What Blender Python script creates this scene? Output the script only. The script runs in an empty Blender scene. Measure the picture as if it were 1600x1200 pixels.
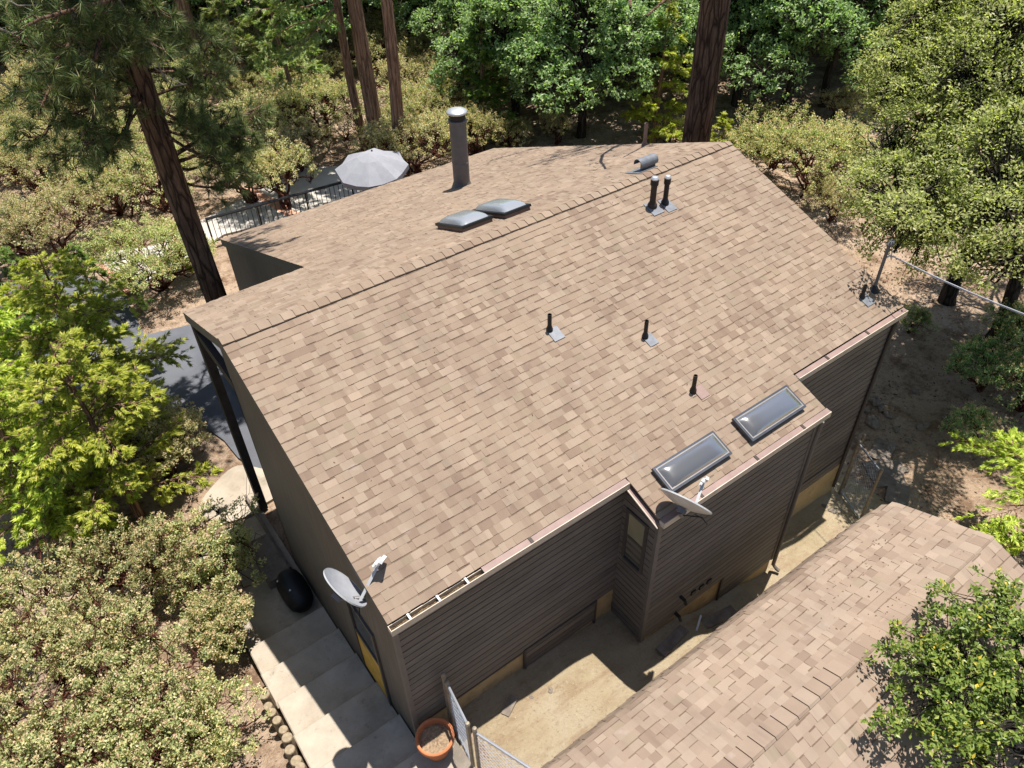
import bpy, math, random
import numpy as np
from math import radians, sin, cos, pi, tan

# ------------------------------------------------------------------ camera, world, sun
scene = bpy.context.scene
COL = scene.collection
CAM = np.array([-1.7115, -10.1099, 12.9974])
YAW, PITCH, ROLL, FPX = 0.957294, 0.716665, -0.031865, 1191.797

def cam_axes():
    cy, sy = cos(YAW), sin(YAW); cp, sp = cos(PITCH), sin(PITCH)
    f = np.array([cy*cp, sy*cp, -sp]); r = np.array([sy, -cy, 0.0]); u = np.cross(r, f)
    cr, sr = cos(ROLL), sin(ROLL)
    return r*cr + u*sr, u*cr - r*sr, f
CR, CU, CF = cam_axes()
cd = bpy.data.cameras.new('camera'); camo = bpy.data.objects.new('camera', cd); COL.objects.link(camo)
from mathutils import Matrix, Vector
camo.matrix_world = Matrix(((CR[0], CU[0], -CF[0], CAM[0]), (CR[1], CU[1], -CF[1], CAM[1]),
                            (CR[2], CU[2], -CF[2], CAM[2]), (0, 0, 0, 1)))
cd.sensor_width = 36.0; cd.lens = 36.0*FPX/1600.0; cd.clip_start = 0.1; cd.clip_end = 2000
scene.camera = camo

SUN_DIR = np.array([0.205, 0.08, 1.0]); SUN_DIR /= np.linalg.norm(SUN_DIR)
w = bpy.data.worlds.new('World'); scene.world = w; w.use_nodes = True
nt = w.node_tree; bg = nt.nodes['Background']
sky = nt.nodes.new('ShaderNodeTexSky'); sky.sky_type = 'NISHITA'; sky.sun_disc = False
sky.sun_elevation = math.asin(SUN_DIR[2]); sky.sun_rotation = math.atan2(SUN_DIR[0], SUN_DIR[1])
nt.links.new(sky.outputs[0], bg.inputs[0]); bg.inputs[1].default_value = 0.085
sd = bpy.data.lights.new('sun', 'SUN'); sd.energy = 5.0; sd.angle = radians(0.5); sd.color = (1.0, 0.96, 0.91)
suno = bpy.data.objects.new('sun', sd); COL.objects.link(suno)
suno.rotation_euler = Vector(SUN_DIR.tolist()).to_track_quat('Z', 'Y').to_euler()
suno.location = (10, 5, 40)
scene.view_settings.view_transform = 'Standard'; scene.view_settings.look = 'None'
scene.view_settings.exposure = 0.92; scene.view_settings.gamma = 1.0

# ------------------------------------------------------------------ helpers
def nrm(a):
    a = np.asarray(a, float); return a/np.maximum(np.linalg.norm(a, axis=-1, keepdims=True), 1e-9)

def at(u, v, z):
    """ground point at height z seen at (u, v) of the 1600 x 1200 photograph"""
    r = CR*((u-800)/FPX) + CU*((600-v)/FPX) + CF
    return CAM + r*((z-CAM[2])/r[2])

class MB:
    def __init__(s): s.v = []; s.f = []; s.n = 0; s.mi = []
    def add(s, verts, faces, mi=0):
        verts = np.asarray(verts, float).reshape(-1, 3); faces = np.asarray(faces, int)
        s.v.append(verts); s.f.append(faces + s.n); s.n += len(verts); s.mi.append(np.full(len(faces), mi))
    def box(s, lo, hi):
        x0, y0, z0 = lo; x1, y1, z1 = hi
        v = [(x0,y0,z0),(x1,y0,z0),(x1,y1,z0),(x0,y1,z0),(x0,y0,z1),(x1,y0,z1),(x1,y1,z1),(x0,y1,z1)]
        s.add(v, [(0,3,2,1),(4,5,6,7),(0,1,5,4),(1,2,6,5),(2,3,7,6),(3,0,4,7)])
    def obox(s, o, ax, ay, az):
        """box from corner o along three edge vectors"""
        o, ax, ay, az = [np.asarray(q, float) for q in (o, ax, ay, az)]
        v = [o, o+ax, o+ax+ay, o+ay, o+az, o+ax+az, o+ax+ay+az, o+ay+az]
        s.add(v, [(0,3,2,1),(4,5,6,7),(0,1,5,4),(1,2,6,5),(2,3,7,6),(3,0,4,7)])
    def tube(s, pts, rad, sides=8, cap=True):
        pts = np.asarray(pts, float)[None]; rad = np.broadcast_to(np.asarray(rad, float), (pts.shape[1],))[None]
        v, f = tubes(pts, rad, sides); n = s.n; s.add(v, f)
        if cap:
            k = pts.shape[1]
            for base, p in ((0, pts[0, 0]), ((k-1)*sides, pts[0, -1])):
                vv = v[base:base+sides]; m = s.n
                q = np.vstack([vv, p[None]])
                fs = [(i, (i+1) % sides, sides, sides) for i in range(sides)]
                s.add(q, np.array(fs)[:, :4])
    def lathe(s, prof, c, sides=24, axis=(0,0,1)):
        """prof: list of (r, h) turned round axis through c"""
        a = nrm(axis); t = np.array([1.,0,0]) if abs(a[0]) < .9 else np.array([0,1.,0])
        p = nrm(np.cross(a, t)); q = np.cross(a, p); c = np.asarray(c, float)
        ang = np.arange(sides)*2*pi/sides
        v = []
        for r, h in prof:
            v.append(c + a*h + r*(np.cos(ang)[:, None]*p + np.sin(ang)[:, None]*q))
        v = np.vstack(v); f = []
        for k in range(len(prof)-1):
            for i in range(sides):
                j = (i+1) % sides
                f.append((k*sides+i, k*sides+j, (k+1)*sides+j, (k+1)*sides+i))
        s.add(v, f)
    def poly(s, pts):
        s.v.append(np.asarray(pts, float)); s.f.append([tuple(range(s.n, s.n+len(pts)))]); s.n += len(pts); s.mi.append(None)
    def mesh(s, name, smooth=False):
        V = np.vstack(s.v)
        quads = []; other = []
        for f in s.f:
            if isinstance(f, np.ndarray): quads.append(f if f.shape[1] == 4 else np.hstack([f, f[:, -1:]]))
            else: other += list(f)
        me = bpy.data.meshes.new(name)
        Q = np.vstack(quads) if quads else np.zeros((0, 4), int)
        tri = Q[:, 2] == Q[:, 3] if len(Q) else np.zeros(0, bool)
        cnt = np.where(tri, 3, 4)
        loops = Q.reshape(-1)
        keep = np.ones(len(loops), bool); keep[3::4] = ~tri if len(Q) else keep[3::4]
        loops = loops[keep]
        if other:
            loops = np.concatenate([loops] + [np.array(o) for o in other]); cnt = np.concatenate([cnt, [len(o) for o in other]])
        me.vertices.add(len(V)); me.vertices.foreach_set('co', V.astype(np.float32).ravel())
        me.loops.add(len(loops)); me.loops.foreach_set('vertex_index', loops.astype(np.int32))
        me.polygons.add(len(cnt))
        st = np.concatenate([[0], np.cumsum(cnt)[:-1]])
        me.polygons.foreach_set('loop_start', st.astype(np.int32))
        me.polygons.foreach_set('loop_total', cnt.astype(np.int32))
        me.update(calc_edges=True)
        me.polygons.foreach_set('use_smooth', np.full(len(cnt), bool(smooth)))
        if any(q is not None and len(q) and q[0] for q in s.mi):
            mi = np.concatenate([q for q in s.mi if q is not None]+[np.zeros(len(other), int)]); me.polygons.foreach_set('material_index', mi.astype(np.int32))
        me.validate()
        return me

def tubes(P, R, sides):
    """P (N,K,3) centre lines, R (N,K) radii -> verts, quads"""
    N, K, _ = P.shape
    T = np.empty_like(P); T[:, 1:-1] = P[:, 2:] - P[:, :-2]; T[:, 0] = P[:, 1]-P[:, 0]; T[:, -1] = P[:, -1]-P[:, -2]
    T = nrm(T)
    ref = np.where(np.abs(T[:, :1, 2:3]) > .85, np.array([1., 0.13, 0]), np.array([0, 0.13, 1.]))
    A = nrm(np.cross(T, np.broadcast_to(ref, T.shape))); B = np.cross(T, A)
    ang = np.arange(sides)*2*pi/sides
    V = P[:, :, None, :] + R[:, :, None, None]*(np.cos(ang)[None, None, :, None]*A[:, :, None, :] + np.sin(ang)[None, None, :, None]*B[:, :, None, :])
    idx = np.arange(N*K*sides).reshape(N, K, sides)
    a = idx[:, :-1]; b = idx[:, 1:]
    F = np.stack([a, np.roll(a, -1, 2), np.roll(b, -1, 2), b], -1).reshape(-1, 4)
    return V.reshape(-1, 3), F

def link(name, me, mat, parent=None, loc=None):
    o = bpy.data.objects.new(name, me); COL.objects.link(o)
    if mat is not None and not me.materials: me.materials.append(mat)
    if parent is not None: o.parent = parent
    if loc is not None: o.location = loc
    return o
def part(name, mb, mat, parent, smooth=False): return link(name, mb.mesh(name, smooth), mat, parent)
def tag(o, label, cat, group=None, kind=None):
    if label: o['label'] = label
    if cat: o['category'] = cat
    if group: o['group'] = group
    if kind: o['kind'] = kind
    return o
def thing(name, label, cat, loc=(0,0,0), rotz=0, group=None):
    o = bpy.data.objects.new(name, None); COL.objects.link(o); o.empty_display_size = .2
    o.location = [float(q) for q in loc]; o.rotation_euler = (0, 0, rotz)
    return tag(o, label, cat, group)
def dup(root, loc, rotz, scale, label, group=None):
    r = root.copy(); COL.objects.link(r); r.location = [float(q) for q in loc]; r.rotation_euler = (0, 0, rotz)
    r.scale = scale if hasattr(scale, '__len__') else (scale,)*3
    r['label'] = label
    if group: r['group'] = group
    elif 'group' in r: del r['group']
    for ch in list(root.children):
        c = ch.copy(); COL.objects.link(c); c.parent = r
    return r

# ------------------------------------------------------------------ materials
class NT:
    def __init__(s, name):
        s.m = bpy.data.materials.new(name); s.m.use_nodes = True; s.t = s.m.node_tree
        s.b = s.t.nodes['Principled BSDF']; s.out = s.t.nodes['Material Output']
    def n(s, typ, **kw):
        o = s.t.nodes.new('ShaderNode'+typ)
        for k, v in kw.items():
            if k in o.inputs.keys() if isinstance(k, str) else False: o.inputs[k].default_value = v
            else: setattr(o, k, v)
        return o
    def l(s, a, b): s.t.links.new(a, b)
    def ramp(s, fac, stops, interp='LINEAR'):
        r = s.t.nodes.new('ShaderNodeValToRGB'); e = r.color_ramp; e.interpolation = interp
        while len(e.elements) > 1: e.elements.remove(e.elements[-1])
        e.elements[0].position = stops[0][0]; e.elements[0].color = (*stops[0][1], 1)
        for p, c in stops[1:]:
            q = e.elements.new(p); q.color = (*c, 1)
        s.l(fac, r.inputs[0]); return r.outputs[0]
    def noise(s, scale, detail=4, rough=.55, vec=None):
        o = s.t.nodes.new('ShaderNodeTexNoise'); o.inputs['Scale'].default_value = scale
        o.inputs['Detail'].default_value = detail; o.inputs['Roughness'].default_value = rough
        if vec is not None: s.l(vec, o.inputs['Vector'])
        return o.outputs[0]
    def coord(s): return s.t.nodes.new('ShaderNodeTexCoord').outputs['Object']
    def geo(s, name='Position'): return s.t.nodes.new('ShaderNodeNewGeometry').outputs[name]
    def mix(s, fac, a, b, mode='MIX'):
        o = s.t.nodes.new('ShaderNodeMix'); o.data_type = 'RGBA'; o.blend_type = mode
        if isinstance(fac, (int, float)): o.inputs[0].default_value = fac
        else: s.l(fac, o.inputs[0])
        for k, q in ((6, a), (7, b)):
            if isinstance(q, tuple): o.inputs[k].default_value = (*q, 1)
            else: s.l(q, o.inputs[k])
        return o.outputs[2]
    def math(s, op, a, b=0.0):
        o = s.t.nodes.new('ShaderNodeMath'); o.operation = op
        for k, q in ((0, a), (1, b)):
            if isinstance(q, (int, float)): o.inputs[k].default_value = q
            else: s.l(q, o.inputs[k])
        return o.outputs[0]
    def mapping(s, vec, scale):
        o = s.t.nodes.new('ShaderNodeMapping'); o.inputs['Scale'].default_value = scale; s.l(vec, o.inputs[0]); return o.outputs[0]
    def bump(s, h, dist=.01, strength=.6):
        o = s.t.nodes.new('ShaderNodeBump'); o.inputs['Distance'].default_value = dist; o.inputs['Strength'].default_value = strength
        s.l(h, o.inputs['Height']); s.l(o.outputs[0], s.b.inputs['Normal'])
    def fin(s, col=None, rough=.7, spec=.3, metal=0.0):
        if col is not None:
            if isinstance(col, tuple): s.b.inputs['Base Color'].default_value = (*col, 1)
            else: s.l(col, s.b.inputs['Base Color'])
        s.b.inputs['Roughness'].default_value = rough; s.b.inputs['Specular IOR Level'].default_value = spec
        s.b.inputs['Metallic'].default_value = metal
        return s.m

def mat_plain(name, col, rough=.6, spec=.3, metal=0., var=.15, scale=6.):
    t = NT(name); n = t.noise(scale, 5, .6, t.coord())
    c = t.ramp(n, [(.25, tuple(q*(1-var) for q in col)), (.75, tuple(min(1, q*(1+var)) for q in col))])
    t.bump(t.noise(scale*8, 3, .6, t.coord()), .003, .3)
    return t.fin(c, rough, spec, metal)

def mat_shingle(name, shift=(1, 1, 1), seed=0.0):
    t = NT(name); rnd = t.geo('Random Per Island')
    base = [(.0, (.222,.169,.134)), (.07, (.246,.190,.150)), (.16, (.266,.208,.165)), (.34, (.274,.222,.178)), (.44, (.280,.221,.175)),
            (.62, (.289,.230,.184)), (.78, (.300,.244,.196)), (.92, (.324,.262,.211)), (.98, (.255,.210,.160))]
    c = t.ramp(rnd, [(p, tuple(a*b for a, b in zip(q, shift))) for p, q in base], 'CONSTANT')
    pos = t.coord()
    g = t.ramp(t.noise(420, 2, .7, pos), [(.3, (.90,.90,.90)), (.7, (1.1,1.1,1.1))])
    c = t.mix(1.0, c, g, 'MULTIPLY')
    big = t.ramp(t.noise(.9, 5, .6, pos), [(.28, (.86,.85,.86)), (.5, (1,1,1)), (.75, (1.08,1.07,1.05))])
    c = t.mix(1.0, c, big, 'MULTIPLY')
    sp = t.ramp(t.noise(2.3, 3, .6, pos), [(.66, (0,0,0)), (.80, (1,1,1))])
    c = t.mix(t.math('MULTIPLY', sp, .35), c, (.36,.30,.27))
    st_ = t.ramp(t.noise(1.0, 5, .62, t.mapping(pos, (5.0, .55, .55))), [(.50, (1,1,1)), (.72, (.86,.86,.87))])
    c = t.mix(1.0, c, st_, 'MULTIPLY')
    t.bump(t.noise(300, 2, .7, pos), .0015, .3)
    return t.fin(c, .93, .15)

def mat_leaf(name, stops, rough=.45, transl=.25, spec=.35, tcol=(1.0, 1.2, .45), hv=.10, gain=1.4):
    stops = [(p_, tuple(min(.7, q*gain) for q in c_)) for p_, c_ in stops]
    t = NT(name); rnd = t.geo('Random Per Island')
    c = t.ramp(rnd, stops)
    oi = t.t.nodes.new('ShaderNodeObjectInfo').outputs['Random']
    hs = t.t.nodes.new('ShaderNodeHueSaturation')
    t.l(t.math('ADD', t.math('MULTIPLY', oi, hv*.25), .5-hv*.125), hs.inputs['Hue'])
    t.l(t.math('ADD', t.math('MULTIPLY', oi, hv*3), 1-hv*1.5), hs.inputs['Value'])
    t.l(c, hs.inputs['Color']); c = hs.outputs[0]
    t.fin(c, rough, spec)
    tr = t.t.nodes.new('ShaderNodeBsdfTranslucent'); t.l(t.mix(1.0, c, tcol, 'MULTIPLY'), tr.inputs[0])
    mx = t.t.nodes.new('ShaderNodeMixShader'); mx.inputs[0].default_value = transl
    t.l(t.b.outputs[0], mx.inputs[1]); t.l(tr.outputs[0], mx.inputs[2]); t.l(mx.outputs[0], t.out.inputs[0])
    return t.m

def mat_bark(name, c0, c1, vscale=(9, 9, 1.2), depth=.03):
    t = NT(name); p = t.coord()
    wv = t.t.nodes.new('ShaderNodeTexNoise'); wv.inputs['Scale'].default_value = 2.2; wv.inputs['Detail'].default_value = 4; t.l(p, wv.inputs['Vector'])
    pw = t.mix(.10, p, wv.outputs['Color'])
    n = t.noise(1.6, 7, .7, t.mapping(pw, vscale))
    vo = t.t.nodes.new('ShaderNodeTexVoronoi'); vo.feature = 'DISTANCE_TO_EDGE'; vo.inputs['Scale'].default_value = 1.0
    t.l(t.mapping(pw, tuple(q*.85 for q in vscale)), vo.inputs['Vector'])
    pl = t.ramp(vo.outputs['Distance'], [(0, (0,0,0)), (.13, (1,1,1))])
    c = t.ramp(n, [(.3, c0), (.5, tuple((a+b)/2 for a, b in zip(c0, c1))), (.7, c1)])
    c = t.mix(pl, tuple(q*.75 for q in c0), c)
    c = t.mix(t.ramp(t.noise(.8, 3, .5, p), [(.45, (0,0,0)), (.7, (.5,.5,.5))]), c, tuple(q*.7 for q in c0))
    t.bump(t.math('ADD', n, t.math('MULTIPLY', pl, .8)), depth, 1.0)
    return t.fin(c, .9, .15)

M = {}
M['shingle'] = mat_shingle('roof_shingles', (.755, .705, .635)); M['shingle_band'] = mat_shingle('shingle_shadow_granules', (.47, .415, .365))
M['shingle_shed'] = mat_shingle('shed_shingles', (.85, .805, .745))
t = NT('horizontal_siding'); p = t.coord()
n1 = t.math('ADD', t.math('MULTIPLY', t.noise(1.2, 4, .6, p), .7), t.math('MULTIPLY', t.geo('Random Per Island'), .35)); n2 = t.noise(2.2, 5, .7, t.mapping(p, (1, 1, 14)))
c = t.ramp(n1, [(.3, (.086,.071,.057)), (.7, (.140,.116,.094))])
c = t.mix(t.ramp(n2, [(.48, (0,0,0)), (.72, (.75,.75,.75))]), c, (.180,.150,.120))
t.bump(n2, .006, .4); M['siding'] = t.fin(c, .62, .3)
t = NT('panel_siding'); p = t.coord()
n1 = t.noise(.7, 4, .6, p); n2 = t.noise(2.2, 5, .6, t.mapping(p, (8, 8, .5)))
c = t.ramp(n2, [(.25, (.072,.058,.045)), (.5, (.104,.084,.065)), (.8, (.155,.125,.097))])
c = t.mix(t.ramp(n1, [(.4, (0,0,0)), (.75, (.5,.5,.5))]), c, (.075,.062,.05))
t.bump(n2, .01, .5); M['panel'] = t.fin(c, .65, .3)
M['joint'] = mat_plain('siding_joint', (.022,.018,.015), .8)  # near-black backing: the shade inside the board gaps is put into this colour
M['trim'] = mat_plain('dark_trim', (.062,.052,.044), .55)
M['trim_mid'] = mat_plain('corner_trim', (.13,.11,.09), .6)
M['fascia'] = mat_plain('rake_board', (.085,.078,.068), .6)
M['dark'] = mat_plain('dark_opening', (.012,.011,.010), .8)
M['timber'] = mat_plain('dark_timber', (.035,.027,.022), .7, var=.35)
t = NT('foundation'); p = t.coord()
c = t.ramp(t.noise(2.0, 6, .65, p), [(.3, (.33,.235,.12)), (.6, (.44,.325,.175)), (.8, (.37,.285,.18))])
c = t.mix(t.ramp(t.noise(5, 6, .7, p), [(.52, (0,0,0)), (.7, (.7,.7,.7))]), c, (.20,.14,.08))
t.bump(t.noise(30, 4, .6, p), .01, .5); M['foundation'] = t.fin(c, .9, .1)
M['gutter_lip'] = mat_plain('cream_gutter', (0.448, 0.376, 0.288), .5)
M['gutter_guard'] = mat_plain('pink_gutter_cover', (.205,.135,.112), .6, var=.22, scale=3)
M['white'] = mat_plain('white_metal', (.52,.51,.49), .45)
t = NT('gutter_debris'); p = t.coord()
M['debris'] = t.fin(t.ramp(t.noise(25, 5, .8, p), [(.35, (.05,.035,.022)), (.52, (.20,.14,.08)), (.7, (.34,.25,.15))]), .95, .05)
t.bump(t.noise(25, 5, .8, p), .05, 1.0)
t = NT('skylight_dome'); t.b.inputs['Transmission Weight'].default_value = 0.25
M['dome'] = t.fin((.085,.086,.088), .2, .5); t.b.inputs['Coat Weight'].default_value = .6
t.b.inputs['Coat Roughness'].default_value = .08
t = NT('skylight_dome_white'); M['dome_white'] = t.fin((.20,.21,.225), .18, .6); t.b.inputs['Coat Weight'].default_value = .5
M['sky_frame'] = mat_plain('bronze_frame', (.05,.055,.065), .3, .5, .3)
M['sky_rim'] = mat_plain('pale_rim', (.19,.175,.165), .4, .5, .2)
M['curb'] = mat_plain('brown_curb', (.16,.10,.075), .55)
M['black_pipe'] = mat_plain('black_pipe', (.012,.012,.012), .4)
M['rust_pipe'] = mat_plain('dark_rust_pipe', (.035,.022,.014), .6, var=.4)
M['lead'] = mat_plain('grey_flashing', (.125,.132,.145), .5, .4, .1, var=.25, scale=12)
M['flue'] = mat_plain('painted_flue', (.105,.098,.098), .5, .35)
M['galv'] = mat_plain('galvanised_metal', (.50,.50,.50), .42, .5, .7)
M['dish'] = mat_plain('dish_grey', (.235,.24,.255), .45, .4)
M['dish_back'] = mat_plain('dish_back', (.46,.42,.36), .5)
M['arm'] = mat_plain('pale_arm', (.36,.365,.36), .45)
M['steel'] = mat_plain('grey_steel', (.33,.34,.36), .4, .5, .6)
M['pole_tan'] = mat_plain('weathered_post', (0.240, 0.204, 0.152), .55, .3, .3, var=.35, scale=10)
M['wire'] = mat_plain('fence_wire', (.46,.48,.52), .4, .4, .3)
M['terracotta'] = mat_plain('terracotta', (0.391, 0.136, 0.055), .75, var=.2)
M['soil'] = mat_plain('dry_soil', (.23,.165,.105), .95, .05, var=.5, scale=30)
t = NT('yellow_door_panel'); p = t.coord()
M['door_yellow'] = t.fin(t.ramp(t.noise(4, 5, .65, p), [(.3, (.30,.17,.03)), (.55, (.56,.33,.045)), (.75, (.48,.33,.14))]), .6, .3)
t = NT('dark_glass'); M['glass'] = t.fin((.02,.02,.018), .06, .6)
t = NT('window_glass'); p = t.coord()
M['win_glass'] = t.fin(t.ramp(t.noise(1.3, 3, .5, p), [(.35, (.20,.175,.10)), (.7, (.34,.29,.18))]), .12, .5)
t = NT('lower_glass'); p = t.coord(); M['win_low'] = t.fin(t.ramp(t.noise(1.6, 3, .5, p), [(.35, (.05,.045,.03)), (.7, (.13,.11,.07))]), .1, .5)  # glass of the lower pane, darker brown than the upper one
t = NT('concrete'); p = t.coord()
c = t.ramp(t.noise(1.6, 7, .65, p), [(.3, (.275,.23,.175)), (.6, (.365,.31,.243)), (.8, (.41,.35,.28))])
c = t.mix(t.ramp(t.noise(.9, 7, .72, p), [(.50, (0,0,0)), (.68, (.75,.75,.75))]), c, (.19,.165,.125))
c = t.mix(t.ramp(t.noise(7, 6, .75, p), [(.58, (0,0,0)), (.70, (.6,.6,.6))]), c, (.14,.12,.09))
t.bump(t.noise(60, 5, .7, p), .008, .7); M['concrete'] = t.fin(c, .9, .15)
t = NT('pale_concrete'); p = t.coord()
c = t.ramp(t.noise(1.2, 7, .65, p), [(.3, (0.345, 0.315, 0.270)), (.7, (0.450, 0.413, 0.360))])
t.bump(t.noise(60, 5, .7, p), .005, .4); M['pale_concrete'] = t.fin(c, .85, .2)
t = NT('asphalt'); p = t.coord()
c = t.ramp(t.noise(.9, 6, .6, p), [(.3, (0.075, 0.078, 0.088)), (.7, (0.112, 0.116, 0.128))])
t.bump(t.noise(120, 3, .7, p), .006, .5); M['asphalt'] = t.fin(c, .85, .25)
t = NT('brick_band'); p = t.coord()
bk = t.t.nodes.new('ShaderNodeTexBrick'); t.l(p, bk.inputs['Vector']); bk.inputs['Scale'].default_value = 4.0
bk.inputs['Color1'].default_value = (.40,.17,.10,1); bk.inputs['Color2'].default_value = (.50,.25,.16,1); bk.inputs['Mortar'].default_value = (.40,.33,.26,1)
M['brick'] = t.fin(bk.outputs[0], .9, .1)
# earth: tan, pinkish and litter-brown patches with pebbles
t = NT('earth'); p = t.geo('Position')
n1 = t.noise(.22, 6, .62, p); n2 = t.noise(1.7, 6, .68, p); n3 = t.noise(14, 5, .7, p)
c = t.ramp(n1, [(.32, (0.300, 0.208, 0.132)), (.48, (0.390, 0.284, 0.195)), (.62, (0.420, 0.315, 0.230)), (.78, (0.330, 0.233, 0.153))])
c = t.mix(t.ramp(n2, [(.46, (0,0,0)), (.64, (0.960, 1.008, 1.114))]), c, (0.186, 0.116, 0.072))
c = t.mix(t.ramp(n3, [(.54, (0,0,0)), (.72, (0.660, 0.693, 0.766))]), c, (0.480, 0.378, 0.278))
c = t.mix(t.ramp(t.noise(9, 6, .75, p), [(.54, (0,0,0)), (.68, (0.960, 1.008, 1.114))]), c, (0.114, 0.069, 0.048))
t.bump(t.math('ADD', t.math('MULTIPLY', n2, 2.0), n3), .09, 1.0); M['earth'] = t.fin(c, .95, .08)
t = NT('yard_earth'); p = t.geo('Position')
c = t.ramp(t.noise(.9, 8, .68, p), [(.3, (0.303, 0.237, 0.138)), (.5, (0.380, 0.303, 0.193)), (.7, (0.413, 0.341, 0.237))])
c = t.mix(t.ramp(t.noise(1.5, 8, .75, t.mapping(p, (.6, 2.2, 1))), [(.50, (0,0,0)), (.66, (0.770, 0.770, 0.770))]), c, (0.270, 0.182, 0.110))
c = t.mix(t.ramp(t.noise(16, 6, .78, p), [(.55, (0,0,0)), (.70, (0.880, 0.880, 0.880))]), c, (0.198, 0.138, 0.088))
c = t.mix(t.ramp(t.noise(23, 4, .7, p), [(.60, (0,0,0)), (.72, (0.770, 0.770, 0.770))]), c, (0.506, 0.440, 0.341))
t.bump(t.noise(9, 8, .8, p), .08, 1.0); M['yard'] = t.fin(c, .95, .08)
M['bark_pine'] = mat_bark('pine_bark', (.040,.024,.016), (.235,.140,.092))
M['bark_cedar'] = mat_bark('cedar_bark', (.155,.088,.056), (.46,.285,.185), (14, 14, .7))
M['bark_red'] = mat_bark('manzanita_bark', (.045,.016,.011), (.15,.055,.035), (8, 8, 3), .01)
M['bark_oak'] = mat_bark('oak_bark', (.020,.017,.014), (.085,.068,.052))
M['twig_grey'] = mat_bark('grey_twigs', (.20,.17,.14), (.42,.37,.31), (8, 8, 3), .005)
M['log'] = mat_plain('log_wood', (0.240, 0.188, 0.124), .9, .1, var=.35, scale=14)
M['rock'] = mat_plain('grey_rock', (.185,.155,.125), .9, .1, var=.4, scale=5)
M['plank'] = mat_plain('old_plank', (.16,.13,.105), .85, .1, var=.35, scale=7)
M['canvas'] = mat_plain('pale_canvas', (.235,.235,.25), .85, .1, var=.08)
M['black_iron'] = mat_plain('black_iron', (.010,.010,.012), .45)
M['black_plastic'] = mat_plain('black_cover', (.008,.008,.009), .5)
M['cable'] = mat_plain('grey_cable', (.36,.36,.38), .5)
M['leaf_manz'] = mat_leaf('manzanita_leaves', [(0, (.090,.108,.045)), (.25, (.140,.155,.064)), (.55, (.205,.205,.090)), (.80, (.275,.245,.120)), (.94, (.34,.275,.155)), (1, (.41,.30,.19))], .5, .45, .3, gain=2.15)
M['leaf_manz_dull'] = mat_leaf('manzanita_leaves_dull', [(0, (.105,.110,.055)), (.3, (.165,.160,.080)), (.6, (.225,.205,.110)), (.85, (.29,.235,.138)), (1, (.38,.275,.18))], .5, .45, .3, gain=2.35)
M['new_growth'] = mat_leaf('peach_new_leaves', [(0, (.27,.22,.11)), (.35, (.39,.28,.165)), (.7, (.47,.30,.20)), (1, (.53,.38,.27))], .5, .4, .3, gain=1.6)
M['leaf_cedar'] = mat_leaf('cedar_sprays', [(0, (.070,.100,.012)), (.3, (.150,.180,.020)), (.65, (.235,.255,.034)), (.92, (.33,.33,.065)), (1, (.36,.29,.10))], .5, 0.5, .25, gain=2.1)
M['leaf_cedar_dark'] = mat_leaf('dark_cedar_sprays', [(0, (.035,.075,.012)), (.5, (.075,.125,.018)), (.85, (.130,.180,.030)), (1, (.22,.20,.06))], .5, 0.35, .25, gain=1.4)
M['leaf_cedar_far'] = mat_leaf('far_cedar_sprays', [(0, (.060,.090,.022)), (.4, (.115,.145,.038)), (.8, (.175,.200,.060)), (1, (.26,.25,.11))], .5, .45, .25, gain=1.8)
M['leaf_oak_blue'] = mat_leaf('oak_leaves_bluish', [(0, (.045,.075,.032)), (.4, (.085,.125,.055)), (.8, (.140,.185,.085)), (1, (.22,.25,.13))], .45, 0.5, .4, gain=2.7)
M['leaf_oak_yellow'] = mat_leaf('oak_leaves_yellowish', [(0, (.072,.088,.032)), (.35, (.135,.148,.056)), (.7, (.205,.205,.085)), (.95, (.29,.275,.13)), (1, (.38,.31,.12))], .45, 0.55, .4, gain=2.6)
M['leaf_oak_green'] = mat_leaf('oak_leaves_green', [(0, (.050,.075,.014)), (.4, (.095,.130,.022)), (.8, (.155,.185,.036)), (.96, (.22,.22,.06)), (1, (.42,.30,.03))], .40, 0.38, .45, gain=1.6)
M['leaf_pine'] = mat_leaf('pine_needles', [(0, (.040,.062,.018)), (.5, (.080,.110,.030)), (.9, (.150,.170,.050)), (1, (.30,.22,.10))], .5, .15, .3, gain=1.15)
M['litter'] = mat_leaf('fallen_leaves', [(0, (.07,.04,.025)), (.3, (.16,.095,.05)), (.6, (.28,.18,.10)), (.85, (.40,.28,.17)), (1, (.50,.39,.27))], .8, .05, .1, gain=.8)

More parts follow.
